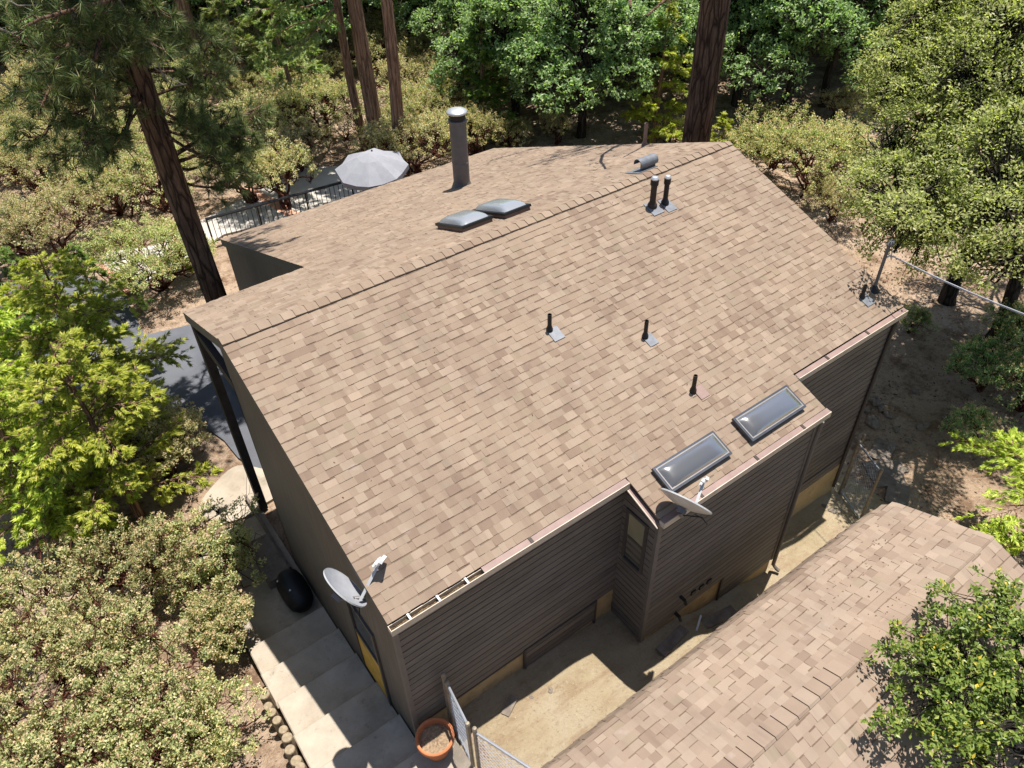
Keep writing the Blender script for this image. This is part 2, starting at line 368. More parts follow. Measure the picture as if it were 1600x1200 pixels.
# ------------------------------------------------------------------ terrain
CTRL = np.array([(0,5,-.24),(0,10,-.24),(4,8,-.24),(-2,3,-.22),(-3,7,-.22),(-1,1,-.26),(2,14,-.28),(8,14,-.3),(-4,12,-.2),
  (-1.9,-.8,.05),(-1.9,-2,.32),(-1.85,-3,.52),(-1.8,-4,.75),(-1.8,-5.2,.98),(-3.2,-1,.55),(-4.2,1,.45),(-5,-3,1.1),(-7,2,.8),(-7,8,.3),(-3,3.3,.05),(-8,-8,1.6),(-3,-7,1.3),
  (.5,-5.3,.93),(.5,-7,1.0),(1,-4.9,.77),(2.5,-4.9,.72),(3.8,-4.9,.55),(2.5,-6.2,.68),(4.6,-5.9,.32),(6.3,-5.9,-.18),(8.1,-5.9,-.66),(10,-5.3,-.9),(11.5,-5.6,-1.05),(6,-7,-.1),(9,-7,-.8),
  (3,-10,1.0),(7,-11,.4),(10,-10,-.6),(13,-12,-1.2),(5,0,-.3),(10,0,-.8),
  (12.5,-4.5,-1.1),(14,-7,-1.15),(16,-4,-1.05),(20,-2.5,-.9),(20,-8,-1.0),(13,3,-.75),(18,5,-.6),(26,8,-.4),(30,0,-.5),(12,10,-.35),(18,14,-.3),(10,22,-.1),(0,22,0),(-8,20,.2),
  (25,25,.6),(10,40,1.5),(40,20,1.2),(45,0,.6),(-10,40,1.5),(30,45,2.5),(60,30,3),(0,70,4),(50,60,5),(90,10,4),(90,90,8),(-30,60,4),(-30,10,2)], float)
def terrain(x, y):
    x = np.asarray(x, float); y = np.asarray(y, float); sh = x.shape
    X = x.ravel()[:, None]; Y = y.ravel()[:, None]
    d2 = (X-CTRL[:, 0])**2 + (Y-CTRL[:, 1])**2 + .12
    wt = d2**-1.9
    z = (wt*CTRL[:, 2]).sum(1)/wt.sum(1)
    X = X[:, 0]; Y = Y[:, 0]
    far = np.clip((np.hypot(X-4, Y-4)-14)/20, 0, 1)
    z = z + (.05+.35*far)*(np.sin(X*.43+1.3*np.sin(Y*.31))*np.cos(Y*.37+X*.11))*np.clip(far*3+.15, 0, 1)
    z = z + .02*np.sin(X*2.1+Y*1.3)*np.sin(Y*1.9-X*.7)
    # graded pad for the driveway and terrace, and the cut that holds the steps
    def box(x0, x1, y0, y1, s): 
        d = np.maximum(np.maximum(x0-X, X-x1), np.maximum(y0-Y, Y-y1)); return np.clip(1-d/s, 0, 1)
    m = box(-6.5, 11, 2.5, 16.5, 3.0); m = m*m*(3-2*m)
    z = z*(1-m) + m*(-.245+.012*np.sin(X*1.7)*np.sin(Y*2.3))
    st_ = np.clip(-.30+(-.95-Y)*.262, -.30, .95)
    m = box(-1.58, .6, -7, 1.2, .22); z = z*(1-m) + m*np.minimum(z, st_-.12)
    m = box(-2.5, -1.62, -6, -1.5, .8)*(X < -1.5); z = z*(1-m) + m*np.minimum(z, st_+.05)
    return z.reshape(sh)
def tz(x, y): return float(terrain(np.array([x]), np.array([y]))[0])
def ground(u, v):
    z = 0.0
    for _ in range(12):
        p = at(u, v, z); z = .5*z + .5*tz(p[0], p[1])
    return np.array([p[0], p[1], tz(p[0], p[1])])

def axis(lo, a, b, hi, fine, nl, nh):
    l = a - (a-lo)*(np.linspace(1, 0, nl)[:-1]**2) if nl else []
    m = np.arange(a, b, fine)
    h = b + (hi-b)*(np.linspace(0, 1, nh)**1.7)
    return np.concatenate([l, m, h])
gx = axis(-60, -9, 26, 170, .28, 24, 60); gy = axis(-60, -13, 26, 190, .28, 20, 60)
GX, GY = np.meshgrid(gx, gy, indexing='ij'); GZ = terrain(GX, GY)
mb = MB(); idx = np.arange(GX.size).reshape(GX.shape)
mb.add(np.stack([GX, GY, GZ], -1).reshape(-1, 3), np.stack([idx[:-1, :-1], idx[1:, :-1], idx[1:, 1:], idx[:-1, 1:]], -1).reshape(-1, 4))
tag(link('ground', mb.mesh('ground', True), M['earth']), None, None, kind='structure')

def sheet(name, pts, z, thick, mat):
    """a flat slab with a polygon outline"""
    mb = MB(); pts = [(float(a), float(b)) for a, b in pts]
    mb.poly([(a, b, z) for a, b in pts]); n = len(pts)
    ar = sum(pts[i][0]*pts[(i+1) % n][1]-pts[(i+1) % n][0]*pts[i][1] for i in range(n))
    for i in range(n):
        a, b = pts[i], pts[(i+1) % n]
        mb.poly([(a[0], a[1], z-thick), (b[0], b[1], z-thick), (b[0], b[1], z), (a[0], a[1], z)])
    return tag(link(name, mb.mesh(name), mat), None, None, kind='structure')
px = lambda L, z: [tuple(at(u, v, z)[:2]) for u, v in L]
def smooth_loop(pts, k=4):
    P = np.array(pts); n = len(P); out = []
    for i in range(n):
        p0, p1, p2, p3 = P[i-1], P[i], P[(i+1) % n], P[(i+2) % n]
        for j in range(k):
            s = j/k
            out.append(.5*((2*p1)+(-p0+p2)*s+(2*p0-5*p1+4*p2-p3)*s*s+(-p0+3*p1-3*p2+p3)*s**3))
    return [tuple(q) for q in out]
sheet('driveway', px([(330,500),(290,509),(226,524),(196,462),(160,438),(60,418),(-60,470),(-60,600),(90,655),(200,640),(290,652),(322,668),(350,688),(372,715),(420,745),(640,640),(600,480)], -.19), -.185, .12, M['asphalt'])
sheet('walkway', px([(152,407),(209,450),(255,424),(300,398),(350,366),(620,300),(566,258),(480,262),(400,300),(330,336),(240,384),(170,394)], -.17), -.165, .12, M['pale_concrete'])
sheet('brick_edging', px([(146,411),(153,406),(211,449),(197,458)], -.16), -.158, .1, M['brick'])
sheet('brick_edging', px([(380,297),(392,291),(470,334),(455,342)], -.16), -.157, .1, M['brick'])
sheet('concrete_apron', smooth_loop(px([(372,728),(340,752),(312,790),(318,822),(350,818),(388,806),(410,790),(440,770),(460,740),(420,735)], -.19)), -.172, .12, M['concrete'])
sheet('landing', [(-1.5,2.2),(-1.5,-.95),(.05,-.95),(.05,2.2)], -.19, .14, M['concrete'])
# the yard strip between house and shed (a sheet on the slope)
xs = np.linspace(.1, 12.0, 60); ys = np.linspace(-8.0, -4.3, 24)
X, Y = np.meshgrid(xs, ys, indexing='ij'); Z = terrain(X, Y)+.02; idx = np.arange(X.size).reshape(X.shape)
mb = MB(); mb.add(np.stack([X, Y, Z], -1).reshape(-1, 3), np.stack([idx[:-1, :-1], idx[1:, :-1], idx[1:, 1:], idx[:-1, 1:]], -1).reshape(-1, 4))
tag(link('yard_path', mb.mesh('yard_path', True), M['yard']), None, None, kind='structure')

# steps climbing beside the gable wall
STEPS = [(-.95,-1.72,0.0),(-1.72,-2.5,.22),(-2.5,-3.32,.43),(-3.32,-4.15,.64),(-4.15,-4.92,.85),(-4.92,-6.3,1.05)]
st = thing('concrete_steps', 'broad pale concrete steps climbing beside the grey gable wall', 'steps', (-.75,-2.5,0))
rs = random.Random(4)
for y1, y0, z in STEPS:
    mb = MB(); x0 = -1.46+rs.uniform(-.04,.04)-(0.02); x1 = .5 if y0 < -5 else .03
    b = .018
    mb.poly([(x0+b,y0,z),(x1,y0,z),(x1,y1-b,z),(x0+b,y1-b,z)])
    mb.poly([(x0+b,y1-b,z),(x1,y1-b,z),(x1,y1,z-b),(x0,y1,z-b)]); mb.poly([(x0,y1,z-b),(x1,y1,z-b),(x1,y1,z-.5),(x0,y1,z-.5)])
    mb.poly([(x0,y0,z-b),(x0+b,y0,z),(x0+b,y1-b,z),(x0,y1,z-b)]); mb.poly([(x0,y0,z-.6),(x0,y0,z-b),(x0,y1,z-b),(x0,y1,z-.6)])
    o = part('step', mb, M['concrete'], st); o.location = (.75, 2.5, 0)
for k in range(11):
    y = -2.35 - .21*k; z = .56+.045*k*1.05+rs.uniform(-.06,.06); r = rs.uniform(.075,.1)
    x = -1.62+rs.uniform(-.03,.03)
    mb = MB(); mb.lathe([(r,-.55),(r*1.02,-.2),(r,-.02),(r*.9,0),(r*.45,.004),(0.001,.006)], (0,0,0), 12)
    o = link('edging_log', mb.mesh('edging_log'), M['log'], None, (x, y, z)); o.rotation_euler = (rs.uniform(-.06,.06), rs.uniform(-.06,.06), rs.uniform(0,6))
    tag(o, 'short upright round log in the row edging the concrete steps', 'log', 'logs edging the steps')

# ------------------------------------------------------------------ shingled roofs
def shingles(mb, fmap, rects, v0, expo, rng, thick=(.005, .012), wlo=.085, whi=.225):
    """rects: (u0,u1,va,vb); courses start at v0. fmap(u,v,h)->xyz. Each tab is one raised wedge (own island)."""
    V = []; F = []; n = 0; V2 = []; F2 = []; n2 = 0
    vmax = max(r[3] for r in rects); k = 0; v = v0
    while v < vmax-1e-6:
        va, vb = v, min(v+expo, vmax)
        for (u0, u1, ra, rb) in rects:
            a, b = max(va, ra), min(vb, rb)
            if b-a < .02: continue
            u = u0
            while u < u1-1e-6:
                wd = rng.uniform(wlo, whi)*(1 if rng.random() < .75 else .55)
                e = u+wd
                if u1-e < .07: e = u1
                t = thick[1] if rng.random() < .42 else thick[0]
                t *= rng.uniform(.85, 1.15)
                jb = b+rng.uniform(-.004, .004)
                h0 = .0015+rng.uniform(0,.001)
                vv = [(u,a-.012,h0),(e,a-.012,h0),(e,jb,t),(u,jb,t),(e,jb,0),(u,jb,0)]
                V += vv; F += [(n,n+3,n+2,n+1),(n+3,n+5,n+4,n+2),(n,n+5,n+3,n+3),(n+1,n+2,n+4,n+4)]
                n += 6
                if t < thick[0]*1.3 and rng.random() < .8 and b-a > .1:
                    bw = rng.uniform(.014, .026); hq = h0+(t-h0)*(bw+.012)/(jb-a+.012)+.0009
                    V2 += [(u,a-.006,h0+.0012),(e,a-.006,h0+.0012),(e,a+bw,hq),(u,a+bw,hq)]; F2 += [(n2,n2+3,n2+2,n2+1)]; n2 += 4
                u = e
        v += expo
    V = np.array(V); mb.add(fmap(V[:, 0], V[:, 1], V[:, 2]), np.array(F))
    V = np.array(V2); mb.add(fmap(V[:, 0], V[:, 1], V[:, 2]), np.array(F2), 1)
S = .36; CO = 1/math.sqrt(1+S*S); SI = S*CO
L = 11.34; EAVE = -4.74; V1 = 4.74/CO; VB = 5.48/CO; XB0, XB1 = 4.127, 8.054; XW = 2.395
W2A, W2B = 2.58/CO, 8.98/CO
near = lambda u, v, h: np.stack([u, -v*CO-h*SI, 6-v*SI+h*CO], -1)
farf = lambda u, v, h: np.stack([u, v*CO+h*SI, 6-v*SI+h*CO], -1)
house = thing('house', 'long single storey house with tan shingle gable roof and dark taupe siding', 'house', (0,0,0))
rng = random.Random(11)
mb = MB()
shingles(mb, near, [(0, L, 0, V1), (XB0, XB1, V1, VB)], V1-37*.1362, .1362, rng)
shingles(mb, farf, [(0, L, 0, W2A), (XW, L, W2A, W2B)], 0, .143, rng)
# roof deck below the shingles
def deck(mb, f, u0, u1, va, vb, th=.05):
    q = [(u0,va),(u1,va),(u1,vb),(u0,vb)]
    top = [f(np.array([a]), np.array([b]), np.array([-.002]))[0] for a, b in q]; bot = [f(np.array([a]), np.array([b]), np.array([-th]))[0] for a, b in q]
    mb.add(top+bot, [(0,1,2,3),(7,6,5,4),(0,4,5,1),(1,5,6,2),(2,6,7,3),(3,7,4,0)])
e = .012
deck(mb, near, e, L-e, .02, V1-e); deck(mb, near, XB0+e, XB1-e, V1-e, VB-e)
deck(mb, farf, e, L-e, .02, W2A-e); deck(mb, farf, XW+e, L-e, W2A-e, W2B-e)
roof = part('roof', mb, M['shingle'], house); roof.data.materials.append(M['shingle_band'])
mb = MB(); x = 0.0
while x < L-.05:
    x1 = min(x+.255, L+.005); h0, h1 = .012, .030
    wn = .125+rng.uniform(-.005,.005)
    pts = []
    for xx, h in ((x, h1), (x1, h0)):
        n_, f_ = near(np.array([xx]), np.array([wn]), np.array([h+.012]))[0], farf(np.array([xx]), np.array([.14]), np.array([h*.25+.004]))[0]
        pts += [n_, np.array([xx, 0, 6+h*1.06+.004]), f_]
    p0 = [q-np.array([0, 0, .03]) for q in pts[:3]]; p1 = pts[5]-np.array([0,0,.02]); p2 = pts[3]-np.array([0,0,.02])
    mb.add(pts+p0, [(0,3,4,1),(1,4,5,2),(0,1,7,6),(1,2,8,7),(6,3,0,0)])
    x += .20
part('ridge_cap', mb, M['shingle'], roof)

# rake boards (barge boards) and eave fascia
def rake(mb, f, u, du, va, vb, dep=.2):
    o_ = -.004 if dep != .14 else -.09
    a = f(np.array([u]), np.array([va]), np.array([o_]))[0]; b = f(np.array([u]), np.array([vb]), np.array([o_]))[0]; dep = dep if dep != .14 else .03
    mb.obox(a-np.array([0,0,dep]), (du,0,0), b-a, (0,0,dep))
for q in [(near, .004, .035, 0, V1-.03), (farf, .004, .035, 0, W2A-.01), (near, L-.039, .035, 0, V1-.03), (farf, L-.039, .035, 0, W2B-.01), (farf, XW+.004, .035, W2A+.05, W2B-.01), (near, XB1-.04, .035, V1+.03, VB-.02)]:
    mb = MB(); rake(mb, *q); part('rake_board', mb, M['fascia'], house)
for q in [((.04, 2.50, 4.86), (XW, 2.555, 5.04)), ((XW+.04, 8.90, 2.56), (L-.04, 8.955, 2.74))]:
    mb = MB(); mb.box(*q); part('eave_board', mb, M['fascia'], house)
mb = MB(); rake(mb, near, XB0-.055, .075, V1+.02, VB+.06, .14); part('rake_trim', mb, M['gutter_guard'], house)
mb = MB(); a = near(np.array([XB0-.06]), np.array([V1+.03]), np.array([-.10]))[0]; b = near(np.array([XB0-.06]), np.array([VB+.09]), np.array([-.10]))[0]
mb.tube([a, b], [.012, .012], 6); part('rake_edge', mb, M['gutter_lip'], house)

# gutters
def gutter(x0, x1, y, z, open_to=None, name='gutter'):
    mb = MB()
    mb.box((x0, y-.112, z-.115), (x1, y-.10, z+.004)); mb.box((x0, y-.10, z-.115), (x1, y-.012, z-.104)); mb.box((x0, y-.012, z-.115), (x1, y, z-.012))
    mb.box((x0-.008, y-.112, z-.112), (x0, y-.006, z-.004)); mb.box((x1, y-.112, z-.112), (x1+.008, y-.006, z-.004))
    g = part(name, mb, M['gutter_lip'], house)
    s = x0 if open_to is None else open_to
    mb = MB(); mb.obox((s, y-.098, z-.008), (x1-s, 0, 0), (0, .094, .018), (0, 0, .006))
    part('gutter_cover', mb, M['gutter_guard'], g)
    rr = random.Random(int(x0*10)); xx = s+.8
    while xx < x1-.3:
        mb = MB(); mb.obox((xx, y-.10, z+.001), (.05, 0, 0), (0, .096, .018), (0, 0, .008)); xx += rr.uniform(1.0, 1.7); part('gutter_clip', mb, M['rust_pipe'], g)
    if open_to is not None:
        nx = 60; xs = np.linspace(x0+.01, open_to-.02, nx); mb = MB(); rows = []
        for j, yy in enumerate(np.linspace(y-.099, y-.013, 6)):
            rows.append(np.stack([xs, np.full(nx, yy), z-.055+.028*np.sin(xs*17+j*1.3)*np.cos(xs*41+j)+.012*(2.5-j)], -1))
        Vv = np.stack(rows); idx = np.arange(6*nx).reshape(6, nx)
        mb.add(Vv.reshape(-1, 3), np.stack([idx[:-1, :-1], idx[1:, :-1], idx[1:, 1:], idx[:-1, 1:]], -1).reshape(-1, 4))
        part('gutter_debris', mb, M['debris'], g)
        for xx in (.27, .72, 1.17):
            mb = MB(); mb.box((xx, y-.105, z-.002), (xx+.03, y, z+.008)); part('gutter_strap', mb, M['white'], g)
    return g
ZE = 6-4.74*S
gutter(.0, XB0-.02, EAVE, ZE-.02, 1.45)
gutter(XB1+.03, L-.02, EAVE-.02, ZE-.025)
gutter(XB0+.02, XB1+.03, -5.48, 6-5.48*S-.02)

# walls
def clap(mb, x0, x1, z0, z1, y, expo=.152, lap=.024, gap=.024):
    """boards with recessed joints on a wall facing -y"""
    z = z0
    while z < z1-.03:
        zt = min(z+expo, z1)-gap
        V = [(x0,y-lap,z),(x1,y-lap,z),(x1,y-lap+.003,zt-.004),(x0,y-lap+.003,zt-.004),(x0,y,z-.004),(x1,y,z-.004),(x0,y,zt),(x1,y,zt)]
        mb.add(V, [(0,1,2,3),(4,5,1,0),(3,2,7,6)]); z += expo
def clapx(mb, y0, y1, z0, z1, x, expo=.152, lap=.024, gap=.024):
    z = z0
    while z < z1-.03:
        zt = min(z+expo, z1)-gap
        V = [(x-lap,y0,z),(x-lap,y1,z),(x-lap+.003,y1,zt),(x-lap+.003,y0,zt),(x,y0,z),(x,y1,z),(x,y0,zt),(x,y1,zt)]
        mb.add(V, [(0,3,2,1),(4,0,1,5),(3,6,7,2)]); z += expo
ztop = lambda y: 6-abs(y)*S-.06
YF, YB = -4.68, -5.43
mb = MB()
clap(mb, .07, 4.2, 1.30, ztop(YF)-.0, YF)
clap(mb, 4.25, 7.98, .57, ztop(YB), YB)
clap(mb, 6.35, 7.98, -.19, .57, YB); clap(mb, 2.2, 3.72, .75, 1.29, YF-.012)
clap(mb, 8.0, 11.25, -.05, ztop(YF), YF-.02)
clapx(mb, YB+.02, YF, .57, ztop(YB)-.02, 4.2)
wf = part('siding_wall', mb, M['siding'], house)
mb = MB()
for a, b, c_, d, yy in ((.07,4.2,1.28,ztop(YF),YF), (4.25,7.98,.55,ztop(YB),YB), (6.35,7.98,-.20,.55,YB), (2.2,3.72,.74,1.28,YF-.012), (8.0,11.25,-.06,ztop(YF),YF-.02)): mb.poly([(a,yy+.001,c_),(b,yy+.001,c_),(b,yy+.001,d),(a,yy+.001,d)])
mb.poly([(4.201,YF,.55),(4.201,YB,.55),(4.201,YB,ztop(YB)),(4.201,YF,ztop(YB))])
part('joint_shade_backing', mb, M['joint'], wf)
mb = MB()
def wallpoly(pts): mb.poly(pts)
# gable wall on the left, from the front corner to the porch
mb.poly([(.05,YF,-.6),(.05,YF,ztop(YF)),(.05,0,5.93),(.05,.45,ztop(.45)),(.05,.45,-.6)])
mb.poly([(.06,YF,-.6),(.06,YF,ztop(YF)),(.06,0,5.93),(.06,.45,ztop(.45)),(.06,.45,-.6)][::-1])
# porch recess, wing walls, back and right gable walls
mb.box((.05,.40,-.6),(2.45,.45,4.9)); mb.poly([(2.45,.45,-.6),(2.45,8.85,-.6),(2.45,8.85,ztop(8.85)),(2.45,.45,ztop(.45))][::-1])
mb.poly([(2.45,8.85,-.6),(L-.09,8.85,-.6),(L-.09,8.85,ztop(8.85)),(2.45,8.85,ztop(8.85))][::-1])
mb.poly([(L-.09,YF,-1.3),(L-.09,8.85,-1.3),(L-.09,8.85,ztop(8.85)),(L-.09,0,5.93),(L-.09,YF,ztop(YF))])
mb.poly([(8.0,YB+.02,-1.0),(8.0,YF,-1.0),(8.0,YF,ztop(YF)),(8.0,YB+.02,ztop(YB))])
part('panel_wall', mb, M['panel'], house)
for q in [((.045,YF-.034,-.2),(.12,YF+.03,ztop(YF)-.05)), ((4.18,YB-.034,.5),(4.27,YB+.03,ztop(YB)-.03)), ((7.95,YB-.034,-.2),(8.02,YB+.03,ztop(YB)-.03)), ((L-.13,YF-.055,-.1),(L-.06,YF+.03,ztop(YF)-.03))]:
    mb = MB(); mb.box(*q); part('corner_trim', mb, M['trim_mid'], house)
for q in [((.12,YF-.032,1.255),(2.155,YF-.002,1.295)), ((2.16,YF-.046,.72),(2.2,YF-.002,1.282)), ((2.16,YF-.046,1.285),(3.76,YF-.018,1.325)), ((3.72,YF-.046,.62),(3.76,YF-.002,1.282)), ((6.31,YB-.035,-.2),(6.36,YB-.002,.565)), ((8.02,YF-.06,.22),(11.2,YF-.047,.26))]:
    mb = MB(); mb.box(*q); part('base_trim', mb, M['trim'], house)
for q in [((.07,YF+.01,-.3),(4.2,YF+.05,1.27)), ((4.215,YB+.015,-1.1),(7.98,YB+.05,.58)), ((4.217,YB+.052,-.3),(4.25,YF,.58)), ((8.0,YF-.06,-1.4),(11.25,YF+.03,-.05))]:
    mb = MB(); mb.box(*q); part('foundation', mb, M['foundation'], house)
# flat planks, vents and pipe stubs on the bump-out wall
for x, z in ((5.40,.86),(5.62,.84),(5.82,.84)):
    mb = MB(); mb.box((x,YB-.05,z),(x+.11,YB-.012,z+.10)); part('wall_vent', mb, M['black_plastic'], house)
for x, z in ((5.1,1.1),(5.05,.62)):
    mb = MB(); mb.tube([(x,YB+.02,z),(x,YB-.13,z),(x+.01,YB-.16,z-.09)], .035, 8); part('pipe_stub', mb, M['black_pipe'], house)

# double-hung window on the side of the bump-out (wall faces -x)
X0 = 4.2; y0, y1, z0, z1 = -5.22, -4.86, 2.44, 3.56
mb = MB()
for a, b, c_, d in ((y0-.06,y0,z0-.06,z1+.06),(y1,y1+.06,z0-.06,z1+.06)): mb.box((X0-.05,a,c_),(X0+.0,b,d))
mb.box((X0-.05,y0,z1),(X0,y1,z1+.06)); mb.box((X0-.07,y0,z0-.06),(X0,y1,z0)); mb.box((X0-.035,y0,(z0+z1)/2-.025),(X0,y1,(z0+z1)/2+.025))
wi = part('window', mb, M['trim'], house)
mb = MB(); mb.box((X0-.022,y0+.0,z0),(X0-.018,y1,(z0+z1)/2-.025)); part('lower_pane', mb, M['win_low'], wi)
mb = MB(); mb.box((X0-.030,y0,(z0+z1)/2+.025),(X0-.026,y1,z1)); part('upper_pane', mb, M['win_glass'], wi)
# door in the gable wall: dark glass above, yellow panel below
mb = MB(); dy0, dy1 = -3.78, -2.95
mb.box((.012,dy0-.07,.64),(.05,dy0,2.80)); mb.box((.012,dy1,.64),(.05,dy1+.07,2.80)); mb.box((.012,dy0,2.73),(.05,dy1,2.80))
dr = part('door', mb, M['trim'], house)
mb = MB(); mb.box((.030,dy0,.66),(.048,dy1,1.78)); part('yellow_panel', mb, M['door_yellow'], dr)
mb = MB(); mb.box((.036,dy0,1.84),(.048,dy1,2.73)); part('glass_pane', mb, M['glass'], dr)
mb = MB(); mb.box((.02,dy0,1.78),(.049,dy1,1.84)); part('cross_rail', mb, M['trim'], dr)
# porch post, tie beam and rear posts
mb = MB(); mb.box((.03,2.22,-.185),(.19,2.42,4.98)); part('porch_post', mb, M['timber'], house)
mb = MB(); mb.box((.05,.45,4.62),(.17,2.42,4.82)); part('porch_beam', mb, M['timber'], house)
mb = MB(); mb.box((-.13,.3,-.19),(-.08,2.75,-.02)); mb.box((-.62,.15,-.19),(-.14,1.35,.06)); part('porch_step', mb, M['plank'], house)
mb = MB(); mb.tube([(8.06,-5.50,3.72),(8.06,-5.48,3.2),(8.06,-5.48,-.42),(8.1,-5.56,-.52),(8.12,-5.62,-.54)], .04, 8); part('downspout', mb, M['trim_mid'], house)
mb = MB(); mb.tube([(11.22,-4.78,4.1),(11.22,-4.76,3.6),(11.22,-4.76,-.8)], .04, 8); part('downspout', mb, M['trim'], house)

# skylights
def skylight(f, u0, u1, va, vb, h, rise, domemat, rimmat, framemat):
    def P(u, v, hh): return f(np.array([u]), np.array([v]), np.array([hh]))[0]
    def ring(mb, u0, u1, va, vb, ha, w_, hb):
        o = [(u0,va),(u1,va),(u1,vb),(u0,vb)]; i = [(u0+w_,va+w_),(u1-w_,va+w_),(u1-w_,vb-w_),(u0+w_,vb-w_)]
        Vv = [P(a,b,ha) for a,b in o]+[P(a,b,hb) for a,b in o]+[P(a,b,hb) for a,b in i]+[P(a,b,ha) for a,b in i]
        F = []
        for k in range(4):
            j = (k+1) % 4; F += [(k,j,4+j,4+k),(4+k,4+j,8+j,8+k),(8+k,8+j,12+j,12+k)]
        mb.add(Vv, F)
    mb = MB(); ring(mb, u0+.025, u1-.025, va+.025, vb-.025, -.01, .03, h-.03); s = part('skylight', mb, M['curb'], house)
    mb = MB(); ring(mb, u0, u1, va, vb, h-.05, .05, h); part('frame', mb, framemat, s)
    mb = MB(); ring(mb, u0+.035, u1-.035, va+.035, vb-.035, h-.03, .022, h+.007); part('rim', mb, rimmat, s)
    n = 18; a = np.linspace(0, 1, n); A, B = np.meshgrid(a, a, indexing='ij')
    prof = lambda q, k: np.clip(1-np.abs(2*q-1)**k, 0, 1)
    R_ = (prof(A, 5)*prof(B, 3))**.55*rise
    U = u0+.05+A*(u1-u0-.1); Vv = va+.05+B*(vb-va-.1)
    pts = f(U.ravel(), Vv.ravel(), (h+.004+R_).ravel()); idx = np.arange(n*n).reshape(n, n)
    mb = MB(); mb.add(pts, np.stack([idx[:-1, :-1], idx[1:, :-1], idx[1:, 1:], idx[:-1, 1:]], -1).reshape(-1, 4))
    part('dome', mb, domemat, s, True)
    return s
skylight(near, 4.53, 5.87, 5.15, 5.62, .10, .07, M['dome'], M['sky_rim'], M['sky_frame'])
skylight(near, 6.33, 7.68, 5.15, 5.64, .10, .07, M['dome'], M['sky_rim'], M['sky_frame'])
skylight(farf, 4.93, 5.65, .80, 1.88, .12, .12, M['dome_white'], M['sky_frame'], M['black_pipe'])
skylight(farf, 5.78, 6.42, .60, 1.86, .12, .12, M['dome_white'], M['sky_frame'], M['black_pipe'])

# flue and vents on the roof
def rp(f, u, y): return f(np.array([u]), np.array([abs(y)/CO]), np.array([0.0]))[0]
b = rp(farf, 7.63, 5.06)
mb = MB(); mb.lathe([(.30,-.12),(.215,.10),(.205,.14),(.205,.62),(.212,.63),(.212,.65),(.205,.66),(.205,1.62),(.225,1.64),(.225,1.70),(.18,1.71)], b, 28); fl = part('chimney_flue', mb, M['flue'], house, False)
mb = MB(); mb.lathe([(.16,1.68),(.19,1.72),(.19,1.86),(.17,1.88)], b, 24); part('flue_band', mb, M['black_pipe'], fl)
mb = MB(); mb.lathe([(.15,1.85),(.245,1.86),(.25,1.88),(.24,1.91),(.12,1.945),(.001,1.95)], b, 28); part('flue_cap', mb, M['galv'], fl, True)
def flash(f, u, y, du, dv, mat=None, h=.022):
    c = (u, abs(y)/CO); mb = MB()
    q = [(c[0]-du,c[1]-dv),(c[0]+du,c[1]-dv),(c[0]+du,c[1]+dv),(c[0]-du,c[1]+dv)]
    lo = [f(np.array([a]), np.array([b_]), np.array([.0]))[0] for a, b_ in q]; hi = [f(np.array([a]), np.array([b_]), np.array([h]))[0] for a, b_ in q]
    mb.add(lo+hi, [(4,5,6,7),(0,1,5,4),(1,2,6,5),(2,3,7,6),(3,0,4,7)]); return mb
def pipe(f, u, y, h, r, mat, cap=None, fl_=None, name='vent_pipe'):
    b = rp(f, u, y); mb = MB()
    mb.lathe([(r*1.7,-.05),(r*1.6,.05),(r*1.05,.11),(r,.13),(r,h),(r*.8,h),(r*.8,h-.05),(.001,h-.05)], b, 14)
    o = part(name, mb, mat, house)
    if fl_ is not None:
        part('flashing', flash(f, u+fl_[0], abs(y)+fl_[1], fl_[2], fl_[3]), M['lead'] if len(fl_) < 5 else fl_[4], o)
    if cap:
        mb = MB(); mb.lathe([(r*1.25,h-.10),(r*1.3,h-.09),(r*1.3,h),(r*.9,h+.03),(.001,h+.035)], b, 16); part('pipe_cap', mb, M['galv'], o)
        mb = MB(); mb.lathe([(r*1.27,h-.14),(r*1.34,h-.13),(r*1.34,h-.02)], b, 16); part('pipe_collar', mb, M['black_pipe'], o)
    return o
pipe(near, 8.38, -.73, .60, .060, M['rust_pipe'], True, (.0,.05,.14,.17))
pipe(near, 8.68, -.78, .57, .050, M['black_pipe'], True, (.02,.05,.12,.17))
pipe(near, 4.72, -2.12, .34, .036, M['black_pipe'], False, (.05,.10,.11,.13))
pipe(near, 6.14, -2.97, .36, .036, M['black_pipe'], False, (.05,.08,.10,.12))
pipe(near, 6.15, -4.15, .36, .036, M['rust_pipe'], False, (.12,.07,.10,.12,M['gutter_guard']))
pipe(near, 10.68, -4.22, .30, .035, M['black_pipe'], False, (.05,.08,.12,.13))
pipe(farf, 11.2, -2.35, .55, .045, M['gutter_guard'], False, None, 'vent_pipe')
# hooded exhaust near the ridge
b = rp(farf, 9.2, .33); ang = np.linspace(-.5, pi+.25, 15); mb = MB()
ring = lambda x, r: np.stack([np.full(15, x), -r*np.cos(ang), .17+r*np.sin(ang)], -1)
Vv = np.vstack([ring(-.24, .115), ring(.24, .115), ring(-.24, .10), ring(.24, .10)])+b
F = []
for i in range(14): F += [(i,15+i,16+i,1+i),(30+i,31+i,46+i,45+i),(i,i+1,31+i,30+i),(15+i,45+i,46+i,16+i)]
mb.add(Vv, F); ho = part('exhaust_hood', mb, M['lead'], house)
mb = MB(); mb.box(b+np.array([-.06,-.08,-.05]), b+np.array([.2,.09,.16])); part('hood_neck', mb, M['flue'], ho)
part('flashing', flash(farf, 9.12, .36, .28, .2), M['lead'], ho)
